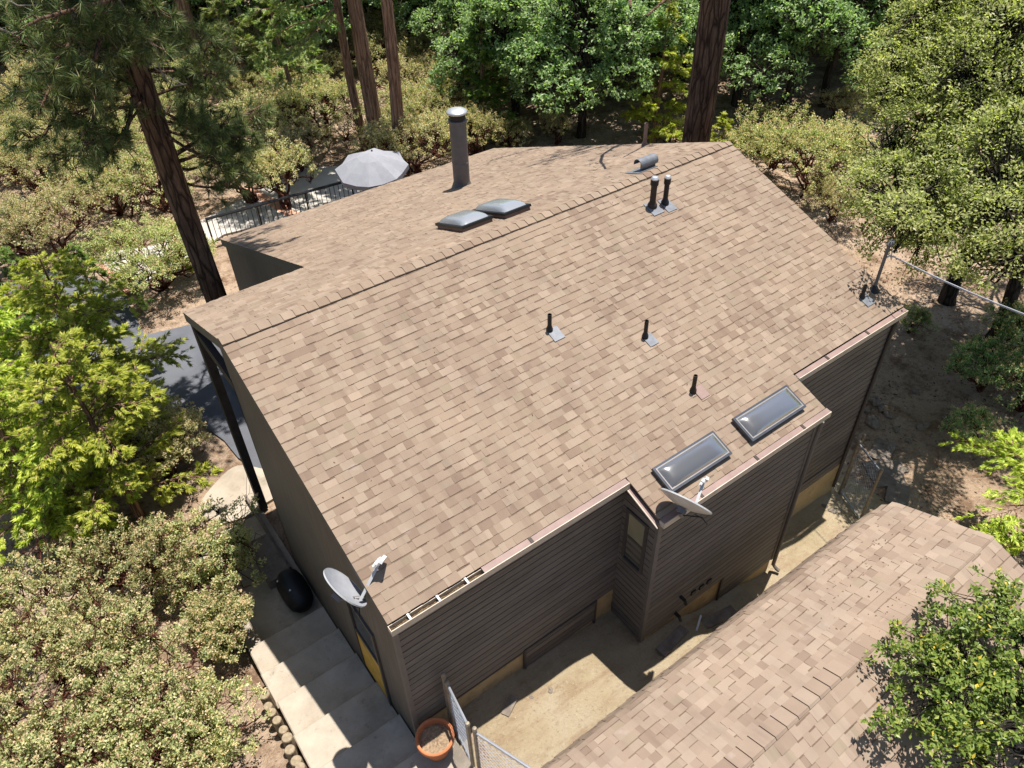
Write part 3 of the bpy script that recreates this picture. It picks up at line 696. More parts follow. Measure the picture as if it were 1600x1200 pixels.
# service mast with weatherhead
b = rp(near, 11.1, -4.2)
mb = MB(); mb.tube([b-np.array([0,0,.1]), b+np.array([0,0,1.0])], .032, 12); ms = part('service_mast', mb, M['flue'], house)
mb = MB(); mb.lathe([(.04,.0),(.055,.03),(.058,.10),(.04,.15),(.001,.165)], b+np.array([-.03,0,.98]), 14, axis=(.75,-.1,.55)); part('weatherhead', mb, M['flue'], ms, True)
mb = MB(); mb.lathe([(.12,-.02),(.07,.05),(.036,.11)], b, 14); part('mast_boot', mb, M['black_pipe'], ms)
mb = MB()
for dx, dy in ((-.05,.03),(.02,-.05),(.06,.04)): mb.tube([b+np.array([.05,0,1.02]), b+np.array([.05+dx,dy,.88]), b+np.array([.1+dx,dy*1.5,.66]), b+np.array([.12,-.03,.74])], .009, 5)
mb.tube([b+np.array([0,0,.72]), b+np.array([.12,-.03,.74])], .02, 6)
part('drop_loop', mb, M['cable'], ms)
e0 = b+np.array([.12,-.03,.74]); e1 = at(1760, 548, 5.9); ts = np.linspace(0, 1, 14)
ln = np.array([e0+(e1-e0)*q-np.array([0,0,.10])*4*q*(1-q) for q in ts])
mb = MB(); o0 = ln[0].copy()
for dz in (0, .02): mb.tube(ln-o0+np.array([0,0,dz]), .0075, 6)
tag(link('power_line', mb.mesh('power_line'), M['cable'], None, o0), 'pale overhead power line running from the roof mast to the right', 'power line')

# satellite dishes
def dish(label, c, n, up, R0, feed, mount, arm_from):
    c = np.asarray(c, float); n = nrm(n); th = thing('satellite_dish', label, 'satellite dish', mount)
    mt = np.asarray(mount, float)
    up = nrm(np.asarray(up, float)-n*np.dot(up, n)); sd_ = np.cross(up, n)
    rr = np.linspace(0, 1, 9); ang = np.linspace(0, 2*pi, 41)[:-1]
    def surf(off):
        v = []
        for r in rr:
            v.append(c-mt + (r*R0*.86*np.cos(ang))[:, None]*sd_ + (r*R0*np.sin(ang))[:, None]*up + n*((r*r-1)*.085*R0/.35+off))
        return np.vstack(v)
    nf = 40; F = []
    for k in range(8):
        for i in range(nf):
            j = (i+1) % nf; F.append((k*nf+i, k*nf+j, (k+1)*nf+j, (k+1)*nf+i))
    mb = MB(); mb.add(surf(0), F)
    refl = part('reflector', mb, M['dish'], th, True)
    mb = MB(); mb.add(surf(-.014), [f[::-1] for f in F])
    a = 8*nf; v0 = surf(.004)[a:]; v1 = surf(-.018)[a:]; q = np.vstack([v0*1.0, v1])
    part('reflector_back', mb, M['dish_back'], th, True)
    mb = MB(); mb.add(q, [(i, (i+1) % nf, nf+(i+1) % nf, nf+i) for i in range(nf)]); part('rim', mb, M['arm'], th)
    fd = np.asarray(feed, float)-mt; af = np.asarray(arm_from, float)-mt; ad = nrm(fd-af)
    s1 = nrm(np.cross(ad, n)); s2 = np.cross(s1, ad)
    mb = MB(); mb.obox(af-s1*.02-s2*.02, fd-af, s1*.04, s2*.04); part('feed_arm', mb, M['arm'], th)
    mb = MB(); mb.obox(fd-s1*.13-ad*.03, s1*.26, ad*.045, s2*.05)
    lnb = part('feed_bar', mb, M['white'], th)
    for k in (-.09, .0, .085):
        mb = MB(); mb.lathe([(.001,0),(.032,.0),(.034,.05),(.022,.06),(.022,.10),(.001,.1)], fd+s1*k-ad*.03, 12, axis=-nrm(fd-(c-mt))); part('feed_horn', mb, M['white'], th)
    mb = MB(); bk = c-mt-n*.19
    mb.tube([(0,0,0), bk*.55+np.array([0,0,-.03]), bk], .028, 8); mb.obox(bk-sd_*.07-up*.07, sd_*.14, up*.14, n*.06)
    part('bracket', mb, M['flue'], th)
    mb = MB(); m2 = c-mt-n*.12-up*.2; mb.tube([m2, m2-up*.12+sd_*.08, m2-up*.2+sd_*.0-n*.05, m2-up*.1-sd_*.1, bk*.4], .009, 5); part('coax_cable', mb, M['black_pipe'], th)
    return th
def toward(c, ix, iy, iz):
    """unit vector that looks (ix right, iy up, iz towards the lens) from c"""
    f_ = nrm(np.asarray(c)-CAM); r_ = nrm(np.cross(f_, CU)); u_ = np.cross(r_, f_); return nrm(r_*ix+u_*iy-f_*iz)
d1 = np.array([-.20,-4.02,4.46]); n1 = toward(d1, .64, .68, .36)
dish('grey satellite dish on the left gable rake above the yellow door', d1, n1, toward(d1, -.74, .67, 0), .36, d1+n1*.60+toward(d1, .74, -.67, 0)*.10, (-.02,-4.18,4.25), d1+toward(d1, .74, -.67, 0)*.26+n1*.0)
d2 = np.array([4.45,-5.66,4.38]); n2 = toward(d2, .42, .90, -.11)
dish('pale satellite dish seen edge on at the bump-out eave by the window', d2, n2, toward(d2, -.9, .43, 0), .40, d2+n2*.42+toward(d2, .9, -.43, 0)*.10, (4.5,-5.60,3.93), d2+toward(d2, .9, -.43, 0)*.14+n2*.0)

# ------------------------------------------------------------------ shed with a gambrel-like bent roof
shed = thing('shed', 'tan shingled outbuilding with bent lower roof slope below the house', 'shed', (4.5,-8.4,0))
sy, sz = -8.42, 3.0
A1 = radians(21.0); A2 = radians(69.0); LA, LB, LC = 1.55, .42, .72
def prof(v):
    """distance down the slope -> (horizontal, drop, angle)"""
    v = np.asarray(v, float); a = np.where(v < LA, A1, np.where(v < LA+LB, A1+(A2-A1)*(v-LA)/LB, A2))
    vs = np.linspace(0, LA+LB+LC+2, 600); aa = np.where(vs < LA, A1, np.where(vs < LA+LB, A1+(A2-A1)*(vs-LA)/LB, A2))
    hh = np.concatenate([[0], np.cumsum(np.cos(aa[:-1])*np.diff(vs))]); dd = np.concatenate([[0], np.cumsum(np.sin(aa[:-1])*np.diff(vs))])
    return np.interp(v, vs, hh), np.interp(v, vs, dd), a
OFF = np.array([-4.5, 8.4, 0])
def shf(u, v, h):
    hh, dd, a = prof(v); return np.stack([u, sy+hh+h*np.sin(a), sz-dd+h*np.cos(a)], -1)+OFF
def shn(u, v, h):
    return np.stack([u, sy-v*cos(A1)-h*sin(A1), sz-v*sin(A1)+h*cos(A1)], -1)+OFF
SX0, SX1 = .3, 8.74
mb = MB(); rng = random.Random(5)
VT = LA+LB+LC
rects = []; nst = 10; va = LA+LB*.2
rects.append((SX0, SX1, 0, LA+.15))
for k in range(12):
    a = LA+.15+(VT-LA-.15)*k/12; b = LA+.15+(VT-LA-.15)*(k+1)/12
    rects.append((SX0, SX1-.14*k*(.5+.08*k), a, b))
shingles(mb, shf, [(SX0, SX1, 0, LA+.14)], 0.06, .15, rng, (.005,.014), .10, .21)
v = LA+.14+.0
k = 0
while v < VT:
    shingles(mb, shf, [(SX0, SX1-.10-.16*k, v, v+.15)], v, .15, rng, (.005,.015), .10, .21); v += .15; k += 1
shingles(mb, shn, [(SX0, SX1, 0, 4.4)], .05, .15, rng, (.005,.014), .10, .21)
n = 30; vs = np.linspace(.0, LA+.14, n); 
for u0, u1, va, vb in [(SX0+.01, SX1-.01, 0, LA+.13), (SX0+.01, SX1-1.3, LA+.13, VT-.02)]:
    vs = np.linspace(va, vb, 16)
    for hh in (-.003, -.06):
        p0 = shf(np.full(16, u0), vs, np.full(16, hh)); p1 = shf(np.full(16, u1), vs, np.full(16, hh)); m = MB
        mb.add(np.vstack([p0, p1]), [(i, i+1, 17+i, 16+i) for i in range(15)])
deck(mb, shn, SX0+.01, SX1-.01, .0, 4.39)
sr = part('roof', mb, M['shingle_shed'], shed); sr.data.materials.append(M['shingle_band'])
mb = MB(); x = SX0
while x < SX1-.05:
    x1 = min(x+.27, SX1+.01); h0 = .010; h1 = .034 if x < 4.9 else .014; pts = []
    for xx, h in ((x, h1), (x1, h0)):
        pts += [shn(np.array([xx]), np.array([.03]), np.array([h*.6]))[0], np.array([xx, sy, sz+h*1.02+.006])+OFF, shf(np.array([xx]), np.array([.25]), np.array([h]))[0]]
    p0 = [q-np.array([0, 0, .03]) for q in pts[:3]]
    mb.add(pts+p0, [(0,3,4,1),(1,4,5,2),(0,1,7,6),(1,2,8,7),(6,3,0,0)])
    x += .225
part('ridge_cap', mb, M['shingle_shed'], sr)
mb = MB()
def sw(p): return tuple(np.array(p)+OFF)
mb.poly([sw((SX1-.25,-12.3,-1.6)),sw((SX1-.25,-6.95,-1.6)),sw((SX1-.25,-6.95,2.25)),sw((SX1-.25,sy,sz-.08)),sw((SX1-.25,-12.3,1.4))])
mb.poly([sw((SX0+.25,-6.62,-1.6)),sw((SX1-.25,-6.95,-1.6)),sw((SX1-.25,-6.95,2.25)),sw((SX0+.25,-6.62,2.0))])
mb.poly([sw((SX0+.25,-12.3,-.6)),sw((SX0+.25,-6.62,-.6)),sw((SX0+.25,-6.62,2.0)),sw((SX0+.25,sy,sz-.08)),sw((SX0+.25,-12.3,1.4))][::-1])
mb.poly([sw((SX0+.25,-12.3,-1.6)),sw((SX1-.25,-12.3,-1.6)),sw((SX1-.25,-12.3,1.4)),sw((SX0+.25,-12.3,1.4))])
part('wall', mb, M['siding'], shed)

# ------------------------------------------------------------------ yard objects
def chain(mb, o, ax, h, gap=.085, r=.0034):
    """diamond wire mesh on the rectangle o + s*ax (0..1) + z*h"""
    o = np.asarray(o, float); ax = np.asarray(ax, float); Lx = np.linalg.norm(ax); d = ax/Lx
    P = []; s = -h
    while s < Lx:
        for sg in (1, -1):
            pa = []
            for z in (0, h):
                q = s+z if sg == 1 else s+h-z
                pa.append((q, z))
            (q0, z0), (q1, z1) = pa
            # clip to 0..Lx
            if q0 > q1: (q0, z0), (q1, z1) = (q1, z1), (q0, z0)
            if q1 <= 0 or q0 >= Lx: continue
            if q0 < 0: tq = (0-q0)/(q1-q0); z0 = z0+(z1-z0)*tq; q0 = 0
            if q1 > Lx: tq = (Lx-q0)/(q1-q0); z1 = z0+(z1-z0)*tq; q1 = Lx
            P.append([o+d*q0+np.array([0,0,z0]), o+d*q1+np.array([0,0,z1])])
        s += gap*1.4
    P = np.array(P); v, f = tubes(P, np.full(P.shape[:2], r), 3); mb.add(v, f)
def fence(label, posts, h, twin, mats, rails, wr=.0034):
    base = np.asarray(posts[0], float); th = thing('chain_link_fence', label, 'fence', base)
    for p in posts:
        p = np.asarray(p, float)-base
        mb = MB(); mb.tube([p-np.array([0,0,.25]), p+np.array([0,0,h])], .032, 10); mb.lathe([(.038,h-.04),(.04,h),(.028,h+.035),(.001,h+.045)], p, 10)
        part('post', mb, mats[0], th)
    for a, b, z0, z1 in rails:
        a = np.asarray(a, float)-base; b = np.asarray(b, float)-base
        for zq in (z1, z0):
            mb = MB(); mb.tube([a+np.array([0,0,zq]), b+np.array([0,0,zq])], .022, 8); part('rail', mb, mats[1], th)
        mb = MB(); q = a.copy(); q[2] += z0; ax = b-a; chain(mb, q, ax, z1-z0, r=wr); part('wire_mesh', mb, M['wire'], th)
    return th
g0 = np.array([.62,-4.80,.95]); g1 = np.array([.60,-4.93,.95]); g2 = np.array([.50,-5.62,.95]); g3 = np.array([.54,-5.74,.95]); g4 = np.array([.92,-6.75,.95])
fence('grey chain link gate beside the terracotta pot', [g0, g1, g2, g3, g4], 1.45, True, (M['pole_tan'], M['steel']), [(g1, g2, .08, 1.42), (g3, g4, .08, 1.36)])
f0 = ground(1318, 762); f1 = ground(1311, 772); f2 = ground(1343, 815)
f0[2] = f1[2] = f2[2] = -1.05
fence('rusty chain link fence between house corner and shed roof', [f0, f1, f2], 1.75, True, (M['pole_tan'], M['steel']), [(f1, f2, .1, 1.70)], .0016)
# terracotta pot
pz = 1.055
pot = thing('flower_pot', 'round terracotta pot of dry soil at the house corner', 'pot', (.19,-5.10,pz))
mb = MB(); mb.lathe([(.001,0),(.17,0),(.185,.02),(.25,.36),(.285,.365),(.295,.38),(.295,.45),(.28,.46),(.255,.455),(.245,.36),(.24,.30)], (0,0,0), 40); part('pot_body', mb, M['terracotta'], pot, False)
nr = 7; mb = MB(); V = [(0,0,.34)]; ang = np.linspace(0, 2*pi, 25)[:-1]; rs = np.random.RandomState(2)
for k in range(1, nr):
    for a in ang: r = .248*k/(nr-1); V.append((r*cos(a), r*sin(a), .335+rs.uniform(-.012,.015)))
F = [(0, 1+i, 1+(i+1) % 24, 1+(i+1) % 24) for i in range(24)]
for k in range(nr-2):
    for i in range(24): j = (i+1) % 24; F.append((1+k*24+i, 1+(k+1)*24+i, 1+(k+1)*24+j, 1+k*24+j))
mb.add(V, F); part('soil', mb, M['soil'], pot)
# black covered tub
mb = MB()
for k, (yy, r) in enumerate([(0,.24)]):
    mb.lathe([(.001,-.48),(.16,-.46),(.24,-.36),(.27,-.2),(.275,0),(.27,.2),(.24,.36),(.16,.46),(.001,.48)], (0,0,.27), 22, axis=(0,1,0))
tb = thing('storage_drum', 'black rounded drum lying against the gable wall', 'drum', (-.27,-.35,-.19)); part('drum_body', mb, M['black_plastic'], tb, True)
for q in ((-.20,.28,.42),(-.1,-.15,.53)):
    mb = MB(); mb.lathe([(.001,.02),(.02,.018),(.022,0)], q, 10); part('drum_cap', mb, M['galv'], tb)
# planks and a white stake in the shade by the foundation
def plank(label, p, yaw, size, mat, tilt=0.0, cat='plank', name='plank', roll=0.0):
    mb = MB(); a, b_, c_ = size; mb.box((-a/2,-b_/2,0),(a/2,b_/2,c_))
    o = link(name, mb.mesh(name), mat, None, [float(q) for q in p]); o.rotation_euler = (roll, tilt, yaw); tag(o, label, cat); return o
plank('short weathered board on the shaded ground below the bump-out corner', (4.75,-5.72,tz(4.75,-5.72)+.03), .15, (.75,.2,.03), M['plank'], .12)
plank('flat grey board in the shade under the wall pipe stubs', (6.05,-5.75,tz(6.05,-5.75)+.04), -.12, (.95,.22,.03), M['plank'], .16)
plank('pale narrow stake leaning by the bump-out foundation', (5.35,-5.78,tz(5.35,-5.78)+.02), .5, (.55,.035,.025), M['white'], -.5, 'stake', 'stake')
plank('small dark board lying beside the long house wall', (1.55,-5.12,tz(1.55,-5.12)+.03), .5, (.35,.14,.03), M['plank'])
# flagstones and rocks in the dappled shade to the right
rr = random.Random(8)
def blob(name, seed, r, mat, flat=.6):
    rs = np.random.RandomState(seed); mb = MB(); n, m = 9, 12; V = []
    for i in range(n):
        th_ = pi*i/(n-1)
        for j in range(m):
            ph = 2*pi*j/m; k = 1+.22*sin(2.1*ph+seed)*sin(th_)+.15*cos(3.3*ph+th_*2+seed*1.7)+rs.uniform(-.07,.07)
            V.append((r*k*sin(th_)*cos(ph), r*k*sin(th_)*sin(ph)*.8, r*flat*k*cos(th_)))
    F = [(i*m+j, (i+1)*m+j, (i+1)*m+(j+1) % m, i*m+(j+1) % m) for i in range(n-1) for j in range(m)]
    mb.add(V, F); return mb.mesh(name)
stone_meshes = [blob('stone', 3+i, 1.0, M['rock'], .55) for i in range(5)]
STONES = [(1352,612,.15),(1366,628,.2),(1349,640,.16),(1388,650,.13),(1400,672,.11),(1362,662,.22),(1420,690,.1),(1410,735,.13),(1386,700,.16),(1440,668,.17),(1300,800,.1),(1288,792,.08),(1430,612,.11),(1480,655,.13),(1376,640,.1),(860,1080,.06),(830,1090,.05),(1120,985,.08)]
for i, (u, v, r) in enumerate(STONES):
    p = ground(u, v); o = link('stone', stone_meshes[i % 5], M['rock'], None, p+np.array([0,0,r*.2])); o.scale = (r, r, r); o.rotation_euler = (0, 0, rr.uniform(0, 6))
    tag(o, 'rough grey stone on the bare ground beside the house' if i < 15 else 'small grey stone on the tan yard strip', 'stone', 'loose stones around the house' if i < 15 else 'small stones in the yard strip')
for i, (u, v, yaw) in enumerate([(1378,706,.3),(1395,742,.7),(1402,772,.45),(1372,742,1.0)]):
    p = ground(u, v); mb = MB(); mb.box((-.42,-.24,0),(.42,.24,.06)); o = link('flagstone', mb.mesh('flagstone'), M['plank'], None, p+np.array([0,0,.0])); o.rotation_euler = (rr.uniform(-.06,.06), rr.uniform(-.08,.08), yaw)
    tag(o, 'flat grey slab in dappled shade beyond the chain link fence', 'slab', 'flat slabs behind the fence')
# railing on the terrace
za, hr = -.17, .95
R0 = at(322, 342.5, za+hr); R1 = at(548, 281, za+hr); R2 = at(553, 300, za+hr); R3 = at(600, 287, za+hr)
ra = thing('railing', 'black metal picket railing along the pale terrace behind the house', 'railing', (R0[0], R0[1], za))
o0 = np.array([R0[0], R0[1], za])
for a, b in ((R0, R1), (R1, R3)):
    a = a.copy()-o0; b = b.copy()-o0
    lo = np.array([0,0,hr-.10])
    for q_, r_ in ((lo*0, .05), (lo, .022)):
        mb = MB(); mb.tube([a-q_, b-q_], r_, 6); part('rail', mb, M['black_iron'], ra)
    n = int(np.linalg.norm(b-a)/.16); mb = MB()
    for k in range(n+1):
        p = a+(b-a)*k/n; mb.tube([p-np.array([0,0,hr-.1]), p], .012, 5)
    part('pickets', mb, M['black_iron'], ra)
    for k in range(4):
        p = a+(b-a)*k/3; mb = MB(); mb.tube([p-np.array([0,0,hr]), p+np.array([0,0,.04])], .03, 6); part('post', mb, M['black_iron'], ra)
# patio umbrella
uc = at(584, 256, 1.95); ub = thing('patio_umbrella', 'pale canvas patio umbrella dappled with shade beyond the roof', 'umbrella', (uc[0], uc[1], -.165), .2)
mb = MB(); V = [(0,0,2.62)]; k8 = 8; R_ = 1.22
for q, (r, z) in enumerate(((.42,2.50),(.85,2.31),(R_,2.12))):
    for i in range(k8*2):
        a = i*pi/k8; rr_ = r*(1 if i % 2 == 0 else cos(pi/8)*.985); V.append((rr_*cos(a), rr_*sin(a), z-(0 if i % 2 == 0 else .03*q)))
n = k8*2; F = [(0, 1+i, 1+(i+1) % n, 1+(i+1) % n) for i in range(n)]
for q in range(2):
    for i in range(n): j = (i+1) % n; F.append((1+q*n+i, 1+(q+1)*n+i, 1+(q+1)*n+j, 1+q*n+j))
for i in range(n):
    V.append((V[1+2*n+i][0]*1.005, V[1+2*n+i][1]*1.005, V[1+2*n+i][2]-.15))
for i in range(n): j = (i+1) % n; F.append((1+2*n+i, 1+3*n+i, 1+3*n+j, 1+2*n+j))
mb.add(V, F); cn = part('canopy', mb, M['canvas'], ub); cn.rotation_euler = (radians(3), radians(-5), 0)
mb = MB(); mb.tube([(0,0,0),(0,0,2.6)], .03, 8); part('pole', mb, M['timber'], ub)
mb = MB(); mb.lathe([(.30,0),(.30,.06),(.05,.12)], (0,0,0), 18); part('base', mb, M['black_iron'], ub)
# ------------------------------------------------------------------ vegetation generators
def quads_leaf(C_, T, W, Ln, Wd, fold=.22):
    """rhombic folded leaves: centre, long axis, side axis, length, width"""
    N_ = np.cross(T, W); Ln = Ln[:, None]; Wd = Wd[:, None]
    b = C_-T*Ln*.5; t_ = C_+T*Ln*.5; l = C_-T*Ln*.05-W*Wd*.5+N_*Wd*fold; r = C_-T*Ln*.05+W*Wd*.5+N_*Wd*fold
    V = np.stack([b, r, t_, l], 1).reshape(-1, 3); F = np.arange(len(V)).reshape(-1, 4); return V, F
def rdir(rs, n): return nrm(rs.normal(size=(n, 3)))
def leaf_cloud(rs, tips, out, per, rad, Ln, Wd, up=.5, outw=.6, flat=1.0, fold=.25, vary=0.0):
    n = len(tips)*per
    c = np.repeat(tips, per, 0); o = np.repeat(out, per, 0); kk = np.repeat(rs.uniform(1-vary, 1+vary, len(tips)), per)
    off = rs.normal(size=(n, 3)); off = off/np.maximum(np.linalg.norm(off, axis=1, keepdims=True), 1e-6)*(rs.uniform(0, 1, (n, 1))**.5)*rad
    off[:, 2] *= flat
    c = c+off
    T = nrm(rdir(rs, n)*.8+o*outw*.7+nrm(off)*.6+np.array([0, 0, .15]))
    Nn = nrm(rdir(rs, n)*.85+np.array([0, 0, up])+o*.25)
    Wv = nrm(np.cross(Nn, T))
    k = rs.uniform(.6, 1.3, n)*kk
    return quads_leaf(c, T, Wv, Ln*k, Wd*k*rs.uniform(.85, 1.15, n), fold)
def curve_pts(rs, A, B, K, bend, sag=0.0):
    A = np.asarray(A, float); B = np.asarray(B, float); t_ = np.linspace(0, 1, K)[None, :, None]
    D = np.linalg.norm(B-A, axis=1)[:, None, None]
    w1 = rs.normal(size=(len(A), 1, 3))*bend; w2 = rs.normal(size=(len(A), 1, 3))*bend*.6
    P = A[:, None]+(B-A)[:, None]*t_ + D*(w1*np.sin(pi*t_)+w2*np.sin(2*pi*t_))
    P[:, :, 2] -= (D*sag*4*t_*(1-t_))[:, :, 0]
    return P
def nearest(P, Q):
    d = ((P[:, None]-Q[None])**2).sum(-1); return d.argmin(1)
def lumpy(rs, d, amp):
    s = np.zeros(len(d))
    for f_ in (2.2, 3.7, 6.1):
        k = rs.normal(size=3); k = k/np.linalg.norm(k)*f_; s += np.sin(d@k+rs.uniform(0, 6))*(2.2/f_)**.7
    return 1+amp*s/1.6
def sample_tips(rs, ells, n, lo=-.35, inner=.5, amp=.22):
    wts = np.array([(e[3]*e[4]*e[5])**.67 for e in ells]); wts = wts/wts.sum()
    out = []; od = []
    for e, wt in zip(ells, wts):
        m = max(4, int(n*wt)); d = rdir(rs, m*3); d = d[d[:, 2] > lo][:m]
        r = rs.uniform(inner**3, 1, len(d))**(1/3)*lumpy(rs, d, amp)
        out.append(np.array(e[:3])+d*r[:, None]*np.array(e[3:])); od.append(nrm(d/np.array(e[3:])))
    return np.vstack(out), np.vstack(od)
def build_plant(kind, label, cat, loc, trunk_mb, crown_mb, bark, leafm, group=None, rotz=0):
    o = thing(kind, label, cat, loc, rotz, group)
    link('trunk', trunk_mb.mesh('trunk', True), bark, o); link('crown', crown_mb.mesh('crown'), leafm, o)
    return o
def woody(rs, mb, base, tips, n1, n2, r0, f1=.5, f2=.78, bend=.12, sides=(7, 5, 3), trunk_h=None, rtip=.004):
    """stems -> limbs -> twigs reaching every tip"""
    base = np.asarray(base, float)
    i2 = rs.choice(len(tips), min(n2, len(tips)), False); i1 = i2[:n1]
    L1 = base+(tips[i1]-base)*f1*rs.uniform(.8, 1.15, (len(i1), 1)); L2 = base+(tips[i2]-base)*f2*rs.uniform(.9, 1.1, (len(i2), 1))
    a = np.repeat(base[None], len(L1), 0)+rs.normal(size=(len(L1), 3))*[r0*.7, r0*.7, 0]
    P = curve_pts(rs, a, L1, 6, bend); R = np.linspace(1, .55, 6)[None]*r0*rs.uniform(.6, 1, (len(L1), 1)); v, f = tubes(P, R, sides[0]); mb.add(v, f)
    j = nearest(L2, L1); P = curve_pts(rs, L1[j], L2, 5, bend*1.2); R = np.linspace(.5, .22, 5)[None]*r0*np.ones((len(L2), 1)); v, f = tubes(P, R, sides[1]); mb.add(v, f)
    j = nearest(tips, L2); P = curve_pts(rs, L2[j], tips, 4, bend*1.3); R = np.linspace(.2*r0, rtip, 4)[None]*np.ones((len(tips), 1)); v, f = tubes(P, R, sides[2]); mb.add(v, f)

def manzanita(seed, w_, h_, ntips, per, leaf, rad=.13, kind='manzanita_shrub', lm=None, label='', loc=(0,0,0), lo=-.15, group='manzanita shrubs', inner=.55, dead=25):
    rs = np.random.RandomState(seed); ells = [(0, 0, h_*.55, w_/2, w_/2*rs.uniform(.85, 1.1), h_*.45)]
    for k in range(4):
        a = rs.uniform(0, 2*pi); q = w_*.30; ells.append((q*cos(a), q*sin(a), h_*rs.uniform(.45, .7), w_*.24, w_*.24, h_*.28))
    tips, out = sample_tips(rs, ells, ntips, lo, inner, .42)
    tips[:, 2] = np.maximum(tips[:, 2], .25*h_)
    tm = MB(); woody(rs, tm, (0, 0, -.05), tips, 8, max(30, ntips//7), .055*max(.7, h_/2), .5, .78, .13)
    if dead:
        m_ = rs.choice(len(tips), dead, False); a = tips[m_]*[.75, .75, .8]; b = tips[m_]*[1.0, 1.0, 1.06]+rs.normal(size=(dead, 3))*.16; b[:, 2] = np.maximum(b[:, 2], .2)
        P = curve_pts(rs, a, b, 5, .14); v, f = tubes(P, np.linspace(.008, .003, 5)[None]*np.ones((dead, 1)), 4); tm.add(v, f, 1)
        j = rs.choice(dead, dead*2); q = P[j, rs.randint(1, 4, dead*2)]; P2 = curve_pts(rs, q, q+rs.normal(size=(dead*2, 3))*.13, 4, .14); v, f = tubes(P2, np.linspace(.005, .002, 4)[None]*np.ones((dead*2, 1)), 3); tm.add(v, f, 1)
    cm = MB(); v, f = leaf_cloud(rs, tips, out, per, rad, leaf, leaf*.62, 1.3, .4, .9, vary=.25); cm.add(v, f)
    o = build_plant(kind, label, 'shrub', loc, tm, cm, M['bark_red'], lm or M['leaf_manz'], group)
    o.children[0].data.materials.append(M['twig_grey'])
    k = rs.uniform(0, 1, len(tips)) < .85; g = MB()
    v, f = leaf_cloud(rs, tips[k]+out[k]*rad*.75+np.array([0, 0, rad*.35]), out[k], 9, rad*.5, leaf*.85, leaf*.55, .5, .8, .8); g.add(v, f)
    link('new_growth', g.mesh('new_growth'), M['new_growth'], o)
    return o

def oak(seed, H, ells, ntips, per, leaf, r0, rad, lm, label, loc, kind='oak_tree', group=None, n1=8, n2=60, forkz=None, bark=None, wid=.55, lo=-.5, inner=.5, lean=(0, 0)):
    rs = np.random.RandomState(seed); tips, out = sample_tips(rs, ells, ntips, lo, inner, .2)
    fz = forkz or H*.35; tm = MB()
    top = np.array([lean[0], lean[1], fz])
    P = curve_pts(rs, np.array([[0, 0, -.3]]), top[None], 7, .04); R = r0*np.array([[1.35, 1.05, .95, .9, .86, .82, .78]]); v, f = tubes(P, R, 12); tm.add(v, f)
    woody(rs, tm, top, tips, n1, n2, r0*.72, .5, .8, .09, (8, 5, 3))
    cm = MB(); v, f = leaf_cloud(rs, tips, out, per, rad, leaf, leaf*wid, 2.4, .4, .55, vary=.2); cm.add(v, f)
    return build_plant(kind, label, 'tree', loc, tm, cm, bark or M['bark_oak'], lm, group)

def fan_sprays(rs, cm, C_, D, Ln, m=9, spread=1.0, w_=.2, droop=.25):
    """flat fans of scale-leaf sprays at C_ pointing along D"""
    n = len(C_); Nn = nrm(np.array([0, 0, 1.])+rs.normal(size=(n, 3))*.45); Sd = nrm(np.cross(Nn, D)); Nn = np.cross(D, Sd)
    ang = np.linspace(-spread, spread, m)
    V = []
    for a in ang:
        a_ = a+rs.uniform(-.09, .09, n); T = nrm(D*np.cos(a_)[:, None]+Sd*np.sin(a_)[:, None]+Nn*rs.normal(size=(n, 1))*.12-np.array([0, 0, droop])*rs.uniform(0, 1, (n, 1)))
        ln = Ln*rs.uniform(.7, 1.15, n)*(1-.35*abs(a)/spread); W = nrm(np.cross(Nn, T))
        st_ = C_+D*(Ln*.35*rs.uniform(0, 1, n)*(1-abs(a)/spread))[:, None]
        v, f = quads_leaf(st_+T*ln[:, None]*.5, T, W, ln, ln*w_*rs.uniform(.8, 1.3, n), .1); cm.add(v, f)
